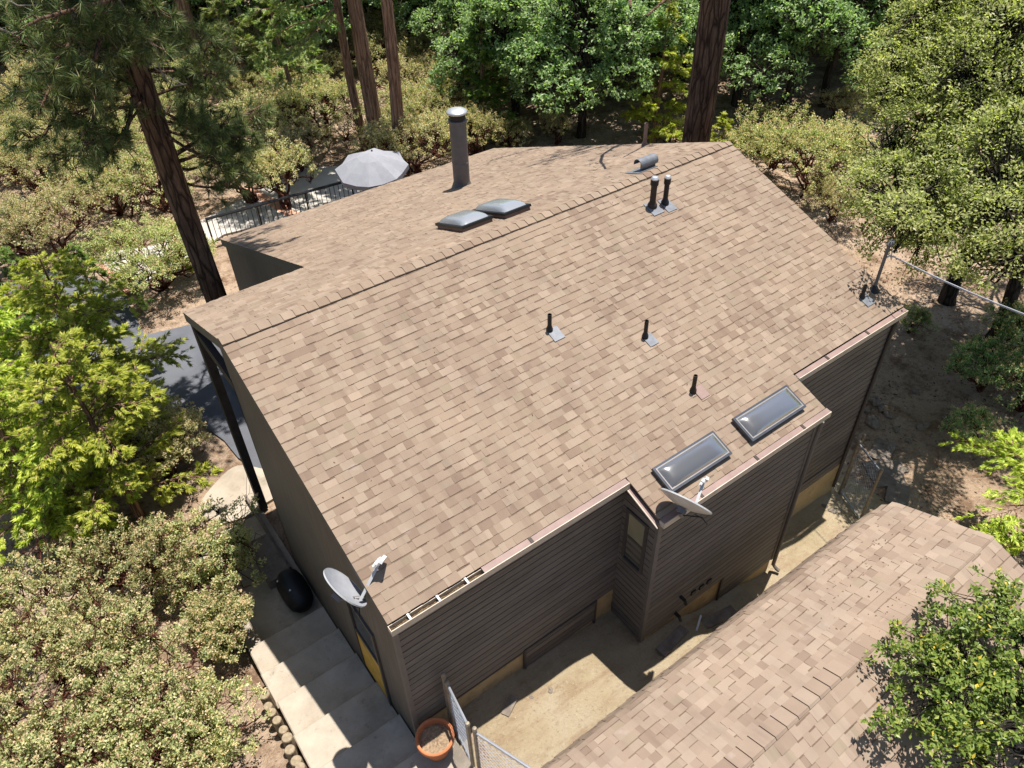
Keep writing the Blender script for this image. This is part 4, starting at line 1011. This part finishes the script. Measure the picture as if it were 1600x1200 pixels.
def cedar(seed, H, z0, Lmax, nb, label, loc, lm, kind='cedar_tree', r0=.12, spray=.15, gap=.13, taper=.9, rise=.15, droop=.28, group=None, bark=None, crown_top=None, extra=None, m=13, dead=0, w_=.17, cat='tree', az=None):
    rs = np.random.RandomState(seed); tm = MB(); cm = MB(); CT = crown_top or H
    P = curve_pts(rs, np.array([[0, 0, -.3]]), np.array([[extra[0] if extra else 0, extra[1] if extra else 0, H]]), 12, .008)
    v, f = tubes(P, r0*np.linspace(1.1, .12 if not crown_top else .55, 12)[None], 12); tm.add(v, f)
    zz = z0+(CT-z0)*(np.arange(nb)+rs.uniform(0, 1, nb))/nb
    a = rs.uniform(0, 2*pi, nb) if az is None else rs.uniform(az[0], az[1], nb)
    Lb = Lmax*np.clip(1-((zz-z0)/(CT-z0))**1.25, .06, 1)**taper*rs.uniform(.4, 1.2, nb)
    A = np.stack([np.interp(zz, P[0][:, 2], P[0][:, 0]), np.interp(zz, P[0][:, 2], P[0][:, 1]), zz], -1)
    dirn = np.stack([np.cos(a), np.sin(a), np.full(nb, rise)], -1)
    B = A+dirn*Lb[:, None]; B[:, 2] -= droop*Lb*.6
    K = 8; Pb = curve_pts(rs, A, B, K, .05, -.08)
    Rb = np.linspace(1, .12, K)[None]*(r0*.22*np.clip(Lb/Lmax, .3, 1))[:, None]; v, f = tubes(Pb, Rb, 5); tm.add(v, f)
    # twigs
    TA = []; TB = []
    for i in range(nb):
        nt_ = max(3, int(Lb[i]/gap)); ts = rs.uniform(.22, 1, nt_); pts = np.array([[np.interp(q, np.linspace(0, 1, K), Pb[i, :, c]) for c in range(3)] for q in ts])
        d = nrm(Pb[i, -1]-Pb[i, 0]); s_ = nrm(np.cross(d, [0, 0, 1.])); sg = rs.choice([-1, 1], nt_)
        tl = (Lb[i]*.30*(1.15-ts*.8)+.07)*rs.uniform(.7, 1.2, nt_)
        dd = nrm(d*.75+s_*sg[:, None]*rs.uniform(.4, 1, (nt_, 1))+rs.normal(size=(nt_, 3))*.22)
        TA.append(pts); TB.append(pts+dd*tl[:, None])
    TA = np.vstack(TA); TB = np.vstack(TB); TB[:, 2] -= droop*.3*np.linalg.norm(TB-TA, axis=1)
    Pt = curve_pts(rs, TA, TB, 4, .08); v, f = tubes(Pt, np.linspace(.009, .003, 4)[None]*np.ones((len(TA), 1)), 3); tm.add(v, f, 1)
    # sprays along twigs
    Cs = []; Ds = []
    for q in (.3, .5, .68, .84, 1.0):
        k = rs.uniform(0, 1, len(TA)) < .95
        c = TA+(TB-TA)*q; d = nrm(nrm(TB-TA)+rs.normal(size=TA.shape)*.38); Cs.append(c[k]); Ds.append(d[k])
    Cs = np.vstack(Cs); Ds = np.vstack(Ds)
    fan_sprays(rs, cm, Cs, Ds, np.full(len(Cs), spray)*rs.uniform(.7, 1.25, len(Cs)), m, .95, w_)
    o = build_plant(kind, label, cat, loc, tm, cm, bark or M['bark_cedar'], lm, group)
    o.children[0].data.materials.append(M['twig_grey'])
    return o

def pine(seed, H, targets, label, loc, r0, rtop, tufts=22, needles=46, nl=.21, lean=(0, 0), top=None, kind='pine_tree', bark=None, group=None, bend=.07, w_=.0045, spread=.42):
    """targets: branch end points in local coordinates (branches leave the trunk above or below them)"""
    rs = np.random.RandomState(seed); tm = MB(); cm = MB()
    P = curve_pts(rs, np.array([[0, 0, -.4]]), np.array([[lean[0], lean[1], H]]), 14, .006)
    Rr = np.linspace(r0, rtop, 14); Rr[0] *= 1.3; Rr[1] *= 1.05
    v, f = tubes(P, Rr[None], 18); tm.add(v, f)
    Tg = np.array(targets, float)
    za = np.clip(Tg[:, 2]+rs.uniform(-.2, .9, len(Tg)), .5, H-.2)
    A = np.stack([np.interp(za, P[0][:, 2], P[0][:, 0]), np.interp(za, P[0][:, 2], P[0][:, 1]), za], -1)
    Pb = curve_pts(rs, A, Tg, 9, bend, .05); Lb = np.linalg.norm(Tg-A, axis=1)
    v, f = tubes(Pb, np.linspace(1, .25, 9)[None]*(.012+.016*Lb)[:, None], 6); tm.add(v, f)
    # sub twigs around the outer half
    TA = []; TB = []
    for i in range(len(Tg)):
        ts = rs.uniform(.35, 1, tufts); pts = np.array([[np.interp(q, np.linspace(0, 1, 9), Pb[i, :, c]) for c in range(3)] for q in ts])
        d = nrm(Tg[i]-A[i]); dd = nrm(d*.7+rs.normal(size=(tufts, 3))*.75+np.array([0, 0, .1])); tl = spread*rs.uniform(.4, 1.5, tufts)*min(1, Lb[i]/2+.35)
        TA.append(pts); TB.append(pts+dd*tl[:, None])
    TA = np.vstack(TA); TB = np.vstack(TB); Pt = curve_pts(rs, TA, TB, 5, .14, .08); v, f = tubes(Pt, np.linspace(.012, .006, 5)[None]*np.ones((len(TA), 1)), 4); tm.add(v, f)
    D = nrm(Pt[:, -1]-Pt[:, -2]); n = len(TB)*needles
    c = np.repeat(TB, needles, 0)-np.repeat(D, needles, 0)*rs.uniform(0, .13, (n, 1)); d = nrm(np.repeat(D, needles, 0)*.75+rdir(rs, n)*.8)
    ln = nl*rs.uniform(.7, 1.15, n); W = nrm(np.cross(d, rdir(rs, n)))
    tip = c+d*ln[:, None]; tip[:, 2] -= ln*.12
    V = np.stack([c-W*w_, c+W*w_, tip], 1).reshape(-1, 3); q = np.arange(n)*3
    cm.add(V, np.stack([q, q+1, q+2, q+2], -1))
    return build_plant(kind, label, 'tree', loc, tm, cm, bark or M['bark_pine'], M['leaf_pine'], group)

# ------------------------------------------------------------------ planting
def gl(u, v): return ground(u, v)
def under(u, v, dz):
    """ground spot whose point dz above the ground is seen at (u, v)"""
    z = 0.0
    for _ in range(14):
        p = at(u, v, z+dz); z = .5*z+.5*tz(p[0], p[1])
    return np.array([p[0], p[1], tz(p[0], p[1])])

# foreground manzanitas, lower left
FG = [(318,868,.95,2.1,1.75,'olive manzanita touching the shaded steps, its tips pinkish tan'),
      (190,915,1.0,2.2,1.9,'wide olive manzanita in front of the bright green cedars'),
      (52,948,1.0,2.4,1.9,'manzanita at the left edge below the cedars, with dark gaps and bare stems'),
      (345,975,.7,1.2,1.2,'small sparse manzanita beside the logs edging the steps'),
      (205,1060,1.1,2.3,1.9,'dense manzanita with orange tipped leaves in the lower left thicket'),
      (70,1105,1.1,2.5,2.0,'manzanita with grey dead twigs in the lower left thicket'),
      (305,1140,.75,1.6,1.3,'low rounded manzanita nearest the bottom of the edging logs'),
      (175,1190,1.1,2.4,1.9,'manzanita cut by the bottom edge, between two others of the lower left thicket'),
      (-10,1215,1.1,2.2,1.9,'manzanita in the bottom left corner of the thicket')]
for i, (u, v, dz, w_, h_, lb) in enumerate(FG):
    manzanita(20+i, w_*1.12, h_, 360, 32, .048, .10, label=lb, loc=under(u, v, dz), inner=.35, dead=70)

# bright incense cedars on the left
cedar(40, 4.7, .6, 2.0, 84, 'tallest bright green cedar, beside the asphalt and nearest the dark shrub', gl(185,650), M['leaf_cedar'], r0=.11, gap=.08, spray=.135, taper=.5, rise=.3, group='bright cedars left of the house')
cedar(41, 4.9, .8, 1.8, 80, 'bright green cedar with a bare reddish trunk leaning over the dirt', gl(222,808), M['leaf_cedar'], r0=.10, gap=.08, spray=.135, taper=.5, rise=.3, group='bright cedars left of the house')
cedar(42, 4.4, .5, 1.9, 78, 'bright green cedar at the left edge above the manzanitas', gl(92,812), M['leaf_cedar'], r0=.10, gap=.08, spray=.135, taper=.5, rise=.3, group='bright cedars left of the house')
cedar(43, 3.4, .4, 1.4, 54, 'short bright cedar between two taller ones', gl(160,835), M['leaf_cedar'], r0=.07, gap=.105, spray=.16, group='bright cedars left of the house')
cedar(44, 5.4, .6, 2.2, 80, 'bright cedar half cut off by the left edge', gl(60,690), M['leaf_cedar'], r0=.11, gap=.11, spray=.17, group='bright cedars left of the house')
manzanita(50, 2.5, 1.9, 420, 40, .048, .12, label='grey green manzanita between the cedars and the tan driveway corner', loc=gl(262,742), lm=M['leaf_manz_dull'])
manzanita(51, 3.5, 2.1, 520, 46, .052, .13, label='lone umbrella shaped manzanita on dirt beside the leaning pine trunk', loc=gl(258,450), lo=.05)
cedar(52, 2.4, .2, 1.35, 40, 'dark shaded cedar bush beside the brick edging', gl(160,492), M['leaf_cedar_dark'], kind='cedar_bush', r0=.06, gap=.11, cat='shrub')
cedar(54, 3.0, .2, 1.6, 48, 'dark cedar bush at the left edge beside the asphalt bend', gl(40,505), M['leaf_cedar_dark'], kind='cedar_bush', r0=.06, gap=.11, cat='shrub')
cedar(53, .9, .1, .5, 18, 'small bright green seedling under the lone manzanita', gl(290,432), M['leaf_cedar'], kind='cedar_seedling', r0=.02, gap=.08, spray=.12, cat='shrub')

# manzanita thicket behind (prototypes, then copies)
MP = [manzanita(60, 3.6, 2.4, 400, 25, .062, .15, label='broad manzanita with thick red trunk behind the paved walkway', loc=gl(188,335)),
      manzanita(61, 3.2, 2.1, 370, 25, .062, .15, label='grey tan manzanita left of the red trunked one', loc=gl(105,392), lm=M['leaf_manz_dull']),
      manzanita(62, 3.0, 2.6, 340, 25, .062, .15, label='manzanita with dark stems right behind the black railing', loc=gl(452,328), lm=M['leaf_manz_dull'], lo=0.0),
      manzanita(63, 3.8, 2.3, 420, 25, .064, .16, label='pale olive manzanita between the cedar trunks and the flue', loc=gl(690,218))]
rp_ = random.Random(21)
MZ = [(1,38,398,'manzanita at the left edge in the scrub above the bright cedars'),(0,62,300,'tan manzanita by the bare sand patch at the left edge'),
      (3,20,235,'manzanita under the dark pine boughs at the left edge'),(1,120,265,'manzanita seen below the dark pine boughs left of the leaning trunk'),
      (0,215,255,'olive manzanita behind the leaning pine trunk'),(3,160,190,'manzanita deep under the pine boughs'),
      (2,398,318,'manzanita over the pale walkway behind the railing'),
      (0,355,235,'manzanita right of the leaning trunk below hanging pine needles'),(3,420,222,'pale manzanita on the dirt left of the cedar trunks'),
      (1,470,268,'dull manzanita between railing and cedar trunks'),(0,505,215,'manzanita left of the triple cedar trunks'),
      (3,395,165,'small tan manzanita far behind the pine needles'),(1,455,150,'manzanita under the green cedar boughs'),
      (1,655,270,'manzanita right of the umbrella above the roof edge'),(0,655,205,'olive manzanita just right of the cedar trunks'),(0,742,240,'manzanita immediately behind the grey flue'),
      (3,640,150,'yellow olive manzanita among the far scrub by the cedar trunk'),(1,700,150,'grey olive manzanita in the far scrub left of the oaks'),(0,745,170,'far manzanita where the scrub meets the oaks'),
      (3,795,232,'low manzanita above the roof edge right of the flue'),(2,870,226,'low yellow green shrub above the roof edge under the oaks'),
      (0,1262,300,'large olive manzanita right of the big pine and the roof corner'),(3,1205,262,'manzanita tucked behind the roof corner by the big pine'),(1,1310,250,'dull manzanita left of the large yellow green oak'),
      (1,1295,345,'low manzanita on the dirt along the right roof edge'),(2,1300,190,'far manzanita on the sunny dirt left of the yellow green oak'),(3,1052,226,'small tan manzanita at the foot of the big pine'),(0,300,150,'far manzanita between the two leaning trunks')]
for k, u, v, lb in MZ:
    p = gl(u, v); s_ = rp_.uniform(.82, 1.12)*(.62 if 'low' in lb or 'small' in lb else 1)
    dup(MP[k], p, rp_.uniform(0, 6.28), (s_, s_*rp_.uniform(.9, 1.1), s_*rp_.uniform(.85, 1.12)), lb, 'manzanita shrubs')

# the rest of the scrub on the slope behind
rq = random.Random(77); spots = []
for i in range(400):
    u, vv = rq.uniform(-60, 830), rq.uniform(70, 330)
    if vv > 330-.28*max(0, u-300)+ (0 if u < 300 else -20) or (u < 200 and vv > 300): continue
    p = gl(u, vv)
    if all(np.hypot(*(p[:2]-q[:2])) > 2.0 for q in spots) and not (4 < p[0] < 11.5 and 12 < p[1] < 17.2) and not (-6 < p[0] < 5 and p[1] < 15.5): spots.append(p)
    if len(spots) >= 24: break
for i, p in enumerate(spots):
    s_ = rq.uniform(.7, 1.05)
    dup(MP[rq.choice([0, 1, 3])], p, rq.uniform(0, 6.28), (s_, s_, s_*rq.uniform(.8, 1.05)), 'olive and tan manzanita in the massed scrub on the slope behind the house', 'manzanitas massed on the back slope')
# oaks behind the house
def crown_ells(rs, H, R_, n=8):
    E_ = [(0, 0, H*.58, R_*.62, R_*.62, H*.38)]
    for k in range(n):
        a = 2*pi*k/n+rs.uniform(-.4, .4); zf = rs.uniform(.2, .78); q = R_*(.95-.85*(zf-.15)); E_.append((q*cos(a), q*sin(a), H*zf, R_*.42, R_*.42, H*.13))
    return E_
OP = []
for i, (H, R_, u, v, lb) in enumerate([(7.5,3.0,905,214,'bluish green oak behind the roof, left of the small bright cedar'),(8.2,3.3,1215,186,'dark bluish oak to the right of the big pine trunk'),(6.8,2.8,800,196,'dark oak standing where the scrub ends right of the flue')]):
    rs = np.random.RandomState(70+i)
    OP.append(oak(70+i, H, crown_ells(rs, H, R_), 900, 17, .15, .20, .30, M['leaf_oak_blue'], lb, gl(u, v), inner=.72, group='oaks behind the house'))
OK = [(2,1005,186,1.05,'oak behind the bright cedar and left of the big pine'),(0,1150,165,1.0,'oak directly behind the big pine trunk'),(1,1290,165,.95,'oak with twin dark trunks left of the yellow green oak'),
      (0,850,150,1.05,'second row oak above the roof left of the bright cedar'),(2,940,120,1.1,'second row oak above the bright cedar'),(1,1060,130,1.05,'second row oak beside the big pine'),
      (2,720,110,.9,'oak at the back of the scrub above the flue'),(0,780,70,1.1,'far oak at the top edge left of centre'),(1,650,70,.95,'far oak behind the right cedar trunk'),(2,560,80,.95,'far oak seen between the cedar trunks'),
      (0,480,85,.9,'far oak left of the cedar trunks'),(1,390,80,.9,'far oak right of the leaning pine trunk'),(2,1230,95,1.1,'far oak at the top edge right of the big pine'),(1,1340,90,1.0,'far oak left of the yellow green oak crown'),
      (2,250,110,.9,'far oak behind the leaning trunk'),(0,120,110,.9,'far oak behind the dark pine boughs'),(1,20,130,.9,'far oak at the left edge of the woods'),(0,1400,120,.9,'far oak behind the yellow green oak')]
for k, u, v, s_, lb in OK: dup(OP[k], gl(u, v), rp_.uniform(0, 6.28), (s_, s_, s_*rp_.uniform(.9, 1.1)), lb, 'oaks behind the house')
rw = random.Random(3)
for i in range(64):
    u = -80+1760*(i+.5)/64+rw.uniform(-25, 25); v = rw.choice([95, 8, 30, 55, 75, -25, -60])+rw.uniform(-12, 12)
    s_ = rw.uniform(.9, 1.25)
    dup(OP[i % 3], gl(u, v), rw.uniform(0, 6.28), (s_, s_, s_*rw.uniform(.9, 1.2)), 'bluish green oak in the far wood along the top edge', 'oaks of the far wood')
cedar(80, 6.0, .5, 1.5, 60, 'bright yellow green young cedar between the oaks and the big pine', gl(1020,226), M['leaf_cedar'], r0=.10, gap=.12, spray=.2)
cedar(81, 1.6, .1, 1.0, 30, 'low bright cedar shrub above the roof edge right of the big pine', gl(1125,240), M['leaf_cedar'], kind='cedar_bush', r0=.04, gap=.11, cat='shrub')
cedar(82, 5.5, .5, 1.5, 44, 'bright green cedar at the left side of the large yellow green oak', gl(1390,150), M['leaf_cedar'], r0=.09, gap=.13, spray=.2)
# big right hand oak and its shade
rs = np.random.RandomState(90)
kb = gl(1482,472)
def rayp(u, v, d): return CAM+nrm(CR*((u-800)/FPX)+CU*((600-v)/FPX)+CF)*d
KE = []
for u, v, d, r in [(1515,85,22.5,2.3),(1462,130,22,1.5),(1575,25,22.5,2.4),(1440,215,21,1.45),(1520,190,20.4,1.9),(1402,300,19.6,1.2),(1470,300,19.0,1.4),(1560,270,18.6,1.7),(1605,130,20.5,2.0),(1500,370,17.8,1.0),(1590,370,17.2,1.2),(1400,385,18.6,.8)]:
    q = rayp(u, v, d)-kb; KE.append((q[0], q[1], q[2], r, r, r*.85))
for q, r in (((11.55,-4.0,6.0),.5),((12.5,-3.3,5.3),.6),((13.2,-2.6,5.4),.9)): q = np.array(q)-kb; KE.append((q[0], q[1], q[2], r, r, r*.6))
oak(90, 9.0, KE, 2600, 36, .080, .24, .27, M['leaf_oak_yellow'], 'large yellow green live oak filling the upper right corner', kb, forkz=2.6, n1=12, n2=150, inner=.78, lo=-.7)
oak(91, 8.5, [(1.0,-.5,6.5,2.6,2.4,1.9),(-1.2,-1.2,6.2,2.2,2.0,1.6),(2.6,1.0,5.6,2.4,2.2,1.9),(-.2,1.6,6.8,2.0,2.0,1.5),(-2.8,-.6,6.3,1.5,1.4,1.0)],
    1100, 40, .10, .20, .28, M['leaf_oak_blue'], 'dark trunked oak by the power line whose crown shades the ground', gl(1548,532), forkz=3.6, n1=10, n2=90)
oak(92, 8.5, [(0,0,6.6,2.4,2.3,1.6),(1.8,-.8,6.0,2.0,2.0,1.5),(-1.6,-1.0,7.0,1.6,1.5,1.1)], 900, 34, .10, .18, .28, M['leaf_oak_blue'], 'oak beyond the right edge shading the ground behind the shed', np.array([18.2,-7.6,tz(18.2,-7.6)]), forkz=3.8, n1=8, n2=70)
sh_ = manzanita(93, 2.4, 1.7, 260, 30, .06, .15, label='dark shaded shrub at the right edge beneath the oaks', loc=gl(1590,640), lm=M['leaf_oak_blue'], kind='shade_shrub', group=None)
for u, vv, k, lb in [(1530,610,.8,'shaded shrub right of the dark oak trunk by the power line'),(1515,700,.6,'small dark shrub in the deep shade above the bright cedar boughs'),(1590,560,.9,'dark shrub cut by the right edge beside the oak trunk'),(1420,520,.45,'low dark shrub on the leaf litter near the house corner')]:
    dup(sh_, gl(u, vv), u*.01, k, lb)
# bottom right oak over the shed roof
ob = np.array([9.2,-12.9,tz(9.2,-12.9)])
oc = at(1500, 1065, 3.5)-ob
oak(95, 4.5, [(oc[0]-.05,oc[1],3.25-ob[2],.85,.70,.5),(oc[0]-.5,oc[1]-.35,3.2-ob[2],.6,.5,.42),(oc[0]+.75,oc[1]+.1,3.3-ob[2],.8,.7,.55),(oc[0]+.2,oc[1]-.8,3.3-ob[2],1.1,.8,.6),(oc[0]+1.3,oc[1]-.3,3.3-ob[2],1.0,.9,.7),(oc[0]+.3,oc[1]+.55,3.25-ob[2],.5,.4,.3),(oc[0]-1.05,oc[1]+.25,3.2-ob[2],.30,.22,.16),(oc[0]-.35,oc[1]+.75,3.3-ob[2],.28,.22,.15),(oc[0]+1.1,oc[1]+.85,3.4-ob[2],.35,.25,.2),(oc[0]+1.8,oc[1]+.5,3.5-ob[2],.4,.3,.25),(oc[0]-1.0,oc[1]-.7,3.1-ob[2],.32,.25,.18)],
    520, 20, .080, .10, .13, M['leaf_oak_green'], 'glossy green oak overhanging the lower right of the shed roof', ob, forkz=2.4, n1=9, n2=110, wid=.5, bark=M['bark_oak'], lo=-.9, inner=.3)
# cedar bough on the right
cb = under(1700, 800, 2.2)
cedar(97, 4.2, 1.0, 3.3, 26, 'bright cedar boughs reaching in from the right over the shed roof', cb, M['leaf_cedar'], r0=.13, gap=.055, spray=.12, taper=.35, droop=.25, rise=.1)

# leaning pine on the left with dark hanging boughs
lp = np.array([1.6,7.2,tz(1.6,7.2)])
def loc_t(u, v, k):
    """end point of a bough seen at (u, v), k metres nearer than the trunk's distance"""
    r = nrm(CR*((u-800)/FPX)+CU*((600-v)/FPX)+CF); d = math.hypot(lp[0]-CAM[0], lp[1]-CAM[1])-k
    return CAM+r*(d/math.hypot(r[0], r[1]))-lp
T_ = [loc_t(u, v, k) for u, v, k in [(352,130,0),(378,215,.5),(365,262,1.0),(330,170,-.6),(300,60,.5),(345,60,-1),(385,255,-.3),(120,60,1.2),(60,110,1.5),(95,190,1.8),(150,140,.4),(175,205,1.0),(60,180,2.2),(30,60,2.4),(130,20,1.0),(215,120,-1.0),(90,130,0.3),(40,20,.6),(20,200,1.2),(130,170,1.6),(70,240,1.4),(160,30,1.9),(110,110,2.4),(30,120,2.6),(330,110,.8),(360,180,-.3),(395,235,.4),(340,225,.7),(230,60,1.5),(180,90,2.0),(250,20,1),(10,150,1.0),(120,215,2.6),(75,60,-.5)]]
T_ += [np.array([1.9,1.6,5.6]), np.array([2.6,1.3,6.3]), np.array([1.4,1.2,6.8])]
rs = np.random.RandomState(7)
for k in range(26):
    a = rs.uniform(0, 2*pi); z = rs.uniform(9.5, 15.5); r = 3.2*(1-(z-9)/9)*rs.uniform(.6, 1.1); T_.append(np.array([r*cos(a), r*sin(a), z]))
pine(100, 17, T_, 'leaning rust brown pine trunk with dark drooping needle boughs on the left', lp, .27, .26, 30, 70, .24, lean=(.05, .05), bend=.09, w_=.006, spread=.36)
pn = bpy.data.objects['pine_tree']
for pts in ([(186,0),(214,40),(228,80),(240,105),(262,120),(290,134)],[(226,58),(240,70),(252,92),(268,106)],[(246,98),(256,122),(272,134),(292,131)],[(193,34),(195,60),(197,80),(201,96)],[(12,0),(28,9),(52,8),(94,4)],[(0,45),(18,52),(38,48),(46,36)],[(0,128),(16,140),(34,143),(44,136)]):
    q = np.array([loc_t(u, v, .9) for u, v in pts]); P = curve_pts(np.random.RandomState(1), q[:1], q[-1:], 2, 0)
    tt = np.linspace(0, len(pts)-1, 4*len(pts)); q = np.stack([np.interp(tt, np.arange(len(pts)), q[:, c]) for c in range(3)], -1)
    mb = MB(); mb.tube(q, np.linspace(.02, .008, len(q)), 5); link('dead_branch', mb.mesh('dead_branch', True), M['twig_grey'], pn)
# pine just outside the left edge, only tufts of it show
p0 = gl(-190, 640); pp = []
rs = np.random.RandomState(12)
for u, v, dz in [(8,455,2.6),(14,560,2.4),(-20,500,2.8),(2,650,1.8),(-30,600,2.0),(4,160,6.5),(-30,330,4.5)]: q = at(u, v, p0[2]+dz); pp.append(q-p0)
pine(101, 8.5, pp, 'pine with pale needle tufts poking in at the left edge', p0, .16, .06, 14, 46, .2)
# background pine trunk behind the leaning one
q = gl(322, 140); T2 = []
rs = np.random.RandomState(13)
for k in range(12): a = rs.uniform(0, 6.28); T2.append(np.array([2.2*cos(a), 2.2*sin(a), rs.uniform(9, 14)]))
pine(102, 15, T2, 'tan pine trunk standing far behind the leaning pine', q, .34, .26, 12, 30, .25, bark=M['bark_cedar'])
# big pine behind the right end of the roof
bp = np.array([15.18,4.22,tz(15.18,4.22)]); T3 = []
rs = np.random.RandomState(14)
for k in range(22): a = rs.uniform(0, 6.28); r = rs.uniform(2, 3.8); T3.append(np.array([r*cos(a)-.3, r*sin(a)+1.5, rs.uniform(11.5, 17)]))
T3.append(at(1010, 25, 8.2)-bp); T3.append(at(985, 12, 8.6)-bp)
pine(103, 18, T3, 'big straight dark pine trunk rising behind the right end of the roof', bp, .41, .37, 16, 36, .24, lean=(.25, -.12))
# three cedar trunks behind the umbrella
for i, (u, v, r0, ex, z0, nb, az, lb) in enumerate([(572,232,.15,(-.55,.1),4.6,34,(2.0,3.9),'thinnest of three cedar trunks behind the umbrella, on the left and bent'),(595,240,.27,(-.15,-.1),10.5,22,None,'middle and thickest of the three cedar trunks behind the umbrella'),(626,268,.21,(.1,.0),8.6,30,None,'straight red brown cedar trunk standing right of the other two')]):
    cedar(110+i, 14, z0, 3.2, nb, lb, gl(u, v), M['leaf_cedar_far'], r0=r0*1.1, spray=.22, gap=.15, taper=.3, rise=.05, droop=.5, extra=ex, crown_top=14.2, m=10, w_=.2, az=az)
for i, (u, v, s_, lb) in enumerate([(465,195,1.0,'green cedar with drooping boughs left of the three trunks'),(720,120,.9,'yellow green cedar behind the flue below the far oaks'),(330,120,.9,'yellow green cedar behind the tan pine trunk'),(760,215,.75,'dark cedar beside the oak right of the flue'),(430,60,1.1,'yellow green cedar at the top edge left of the triple trunks'),(385,150,.8,'small yellow green cedar in the scrub right of the pine boughs'),(660,60,1.1,'yellow green cedar at the top edge right of the triple trunks'),(820,130,.9,'yellow green cedar left of the bluish oak behind the roof')]):
    cedar(120+i, 7.0*s_, .7, 2.0*s_, 54, lb, gl(u, v), M['leaf_cedar_far'] if i != 3 else M['leaf_cedar_dark'], r0=.12, gap=.12, spray=.22, m=10, w_=.2)

# specks of needles and twigs on the two roofs
rs = np.random.RandomState(41); n = 110; mb = MB()
U = rs.uniform(5.4, 8.5, n); Vv = rs.uniform(.1, 1.5, n); P_ = shf(U, Vv, np.full(n, .017))-OFF
U2 = np.concatenate([rs.uniform(0, L, 70), rs.uniform(9.5, L-.1, 60)]); V2 = np.concatenate([rs.uniform(.3, V1-.2, 70), rs.uniform(3.6, V1-.1, 60)]); Q_ = near(U2, V2, np.full(130, .018)); U3 = rs.uniform(0, L, 90); Q3 = farf(U3, rs.uniform(.3, 2.6, 90), np.full(90, .018))
C_ = np.vstack([P_, Q_, Q3]); n = len(C_); T = nrm(rdir(rs, n)*[1, 1, .2]); W = nrm(np.cross(nrm(rdir(rs, n)*.2+np.array([0, 0, 1.])), T)); ln = rs.uniform(.015, .055, n); v, f = quads_leaf(C_, T, W, ln, np.minimum(ln*.4, .014), .1); mb.add(v, f)
tag(link('roof_debris', mb.mesh('roof_debris'), M['litter']), 'specks of needles and dry leaves lying on the shingles', 'roof debris', kind='stuff')
# fallen leaves and twigs over the bare earth
rs = np.random.RandomState(31); n = 100000
X = rs.uniform(-9, 34, n); Y = rs.uniform(-9, 30, n); nz = np.sin(X*1.1+2*np.sin(Y*.7))+np.sin(Y*1.3+X*.4)
keep = (rs.uniform(0, 1, n) < .35+.3*nz) & ~((X > -3.5) & (X < L+.0) & (Y > -8.2) & (Y < 16)); X = X[keep]; Y = Y[keep]; n = len(X)
C_ = np.stack([X, Y, terrain(X, Y)+.025], -1); T = nrm(rdir(rs, n)*[1, 1, .25]); W = nrm(np.cross(nrm(rdir(rs, n)*.35+np.array([0, 0, 1.])), T)); ln = rs.uniform(.04, .12, n)
mb = MB(); v, f = quads_leaf(C_, T, W, ln, ln*.5, .15); mb.add(v, f)
tag(link('leaf_litter', mb.mesh('leaf_litter'), M['litter']), 'brown and tan leaf litter scattered over the bare earth', 'leaf litter', kind='stuff')
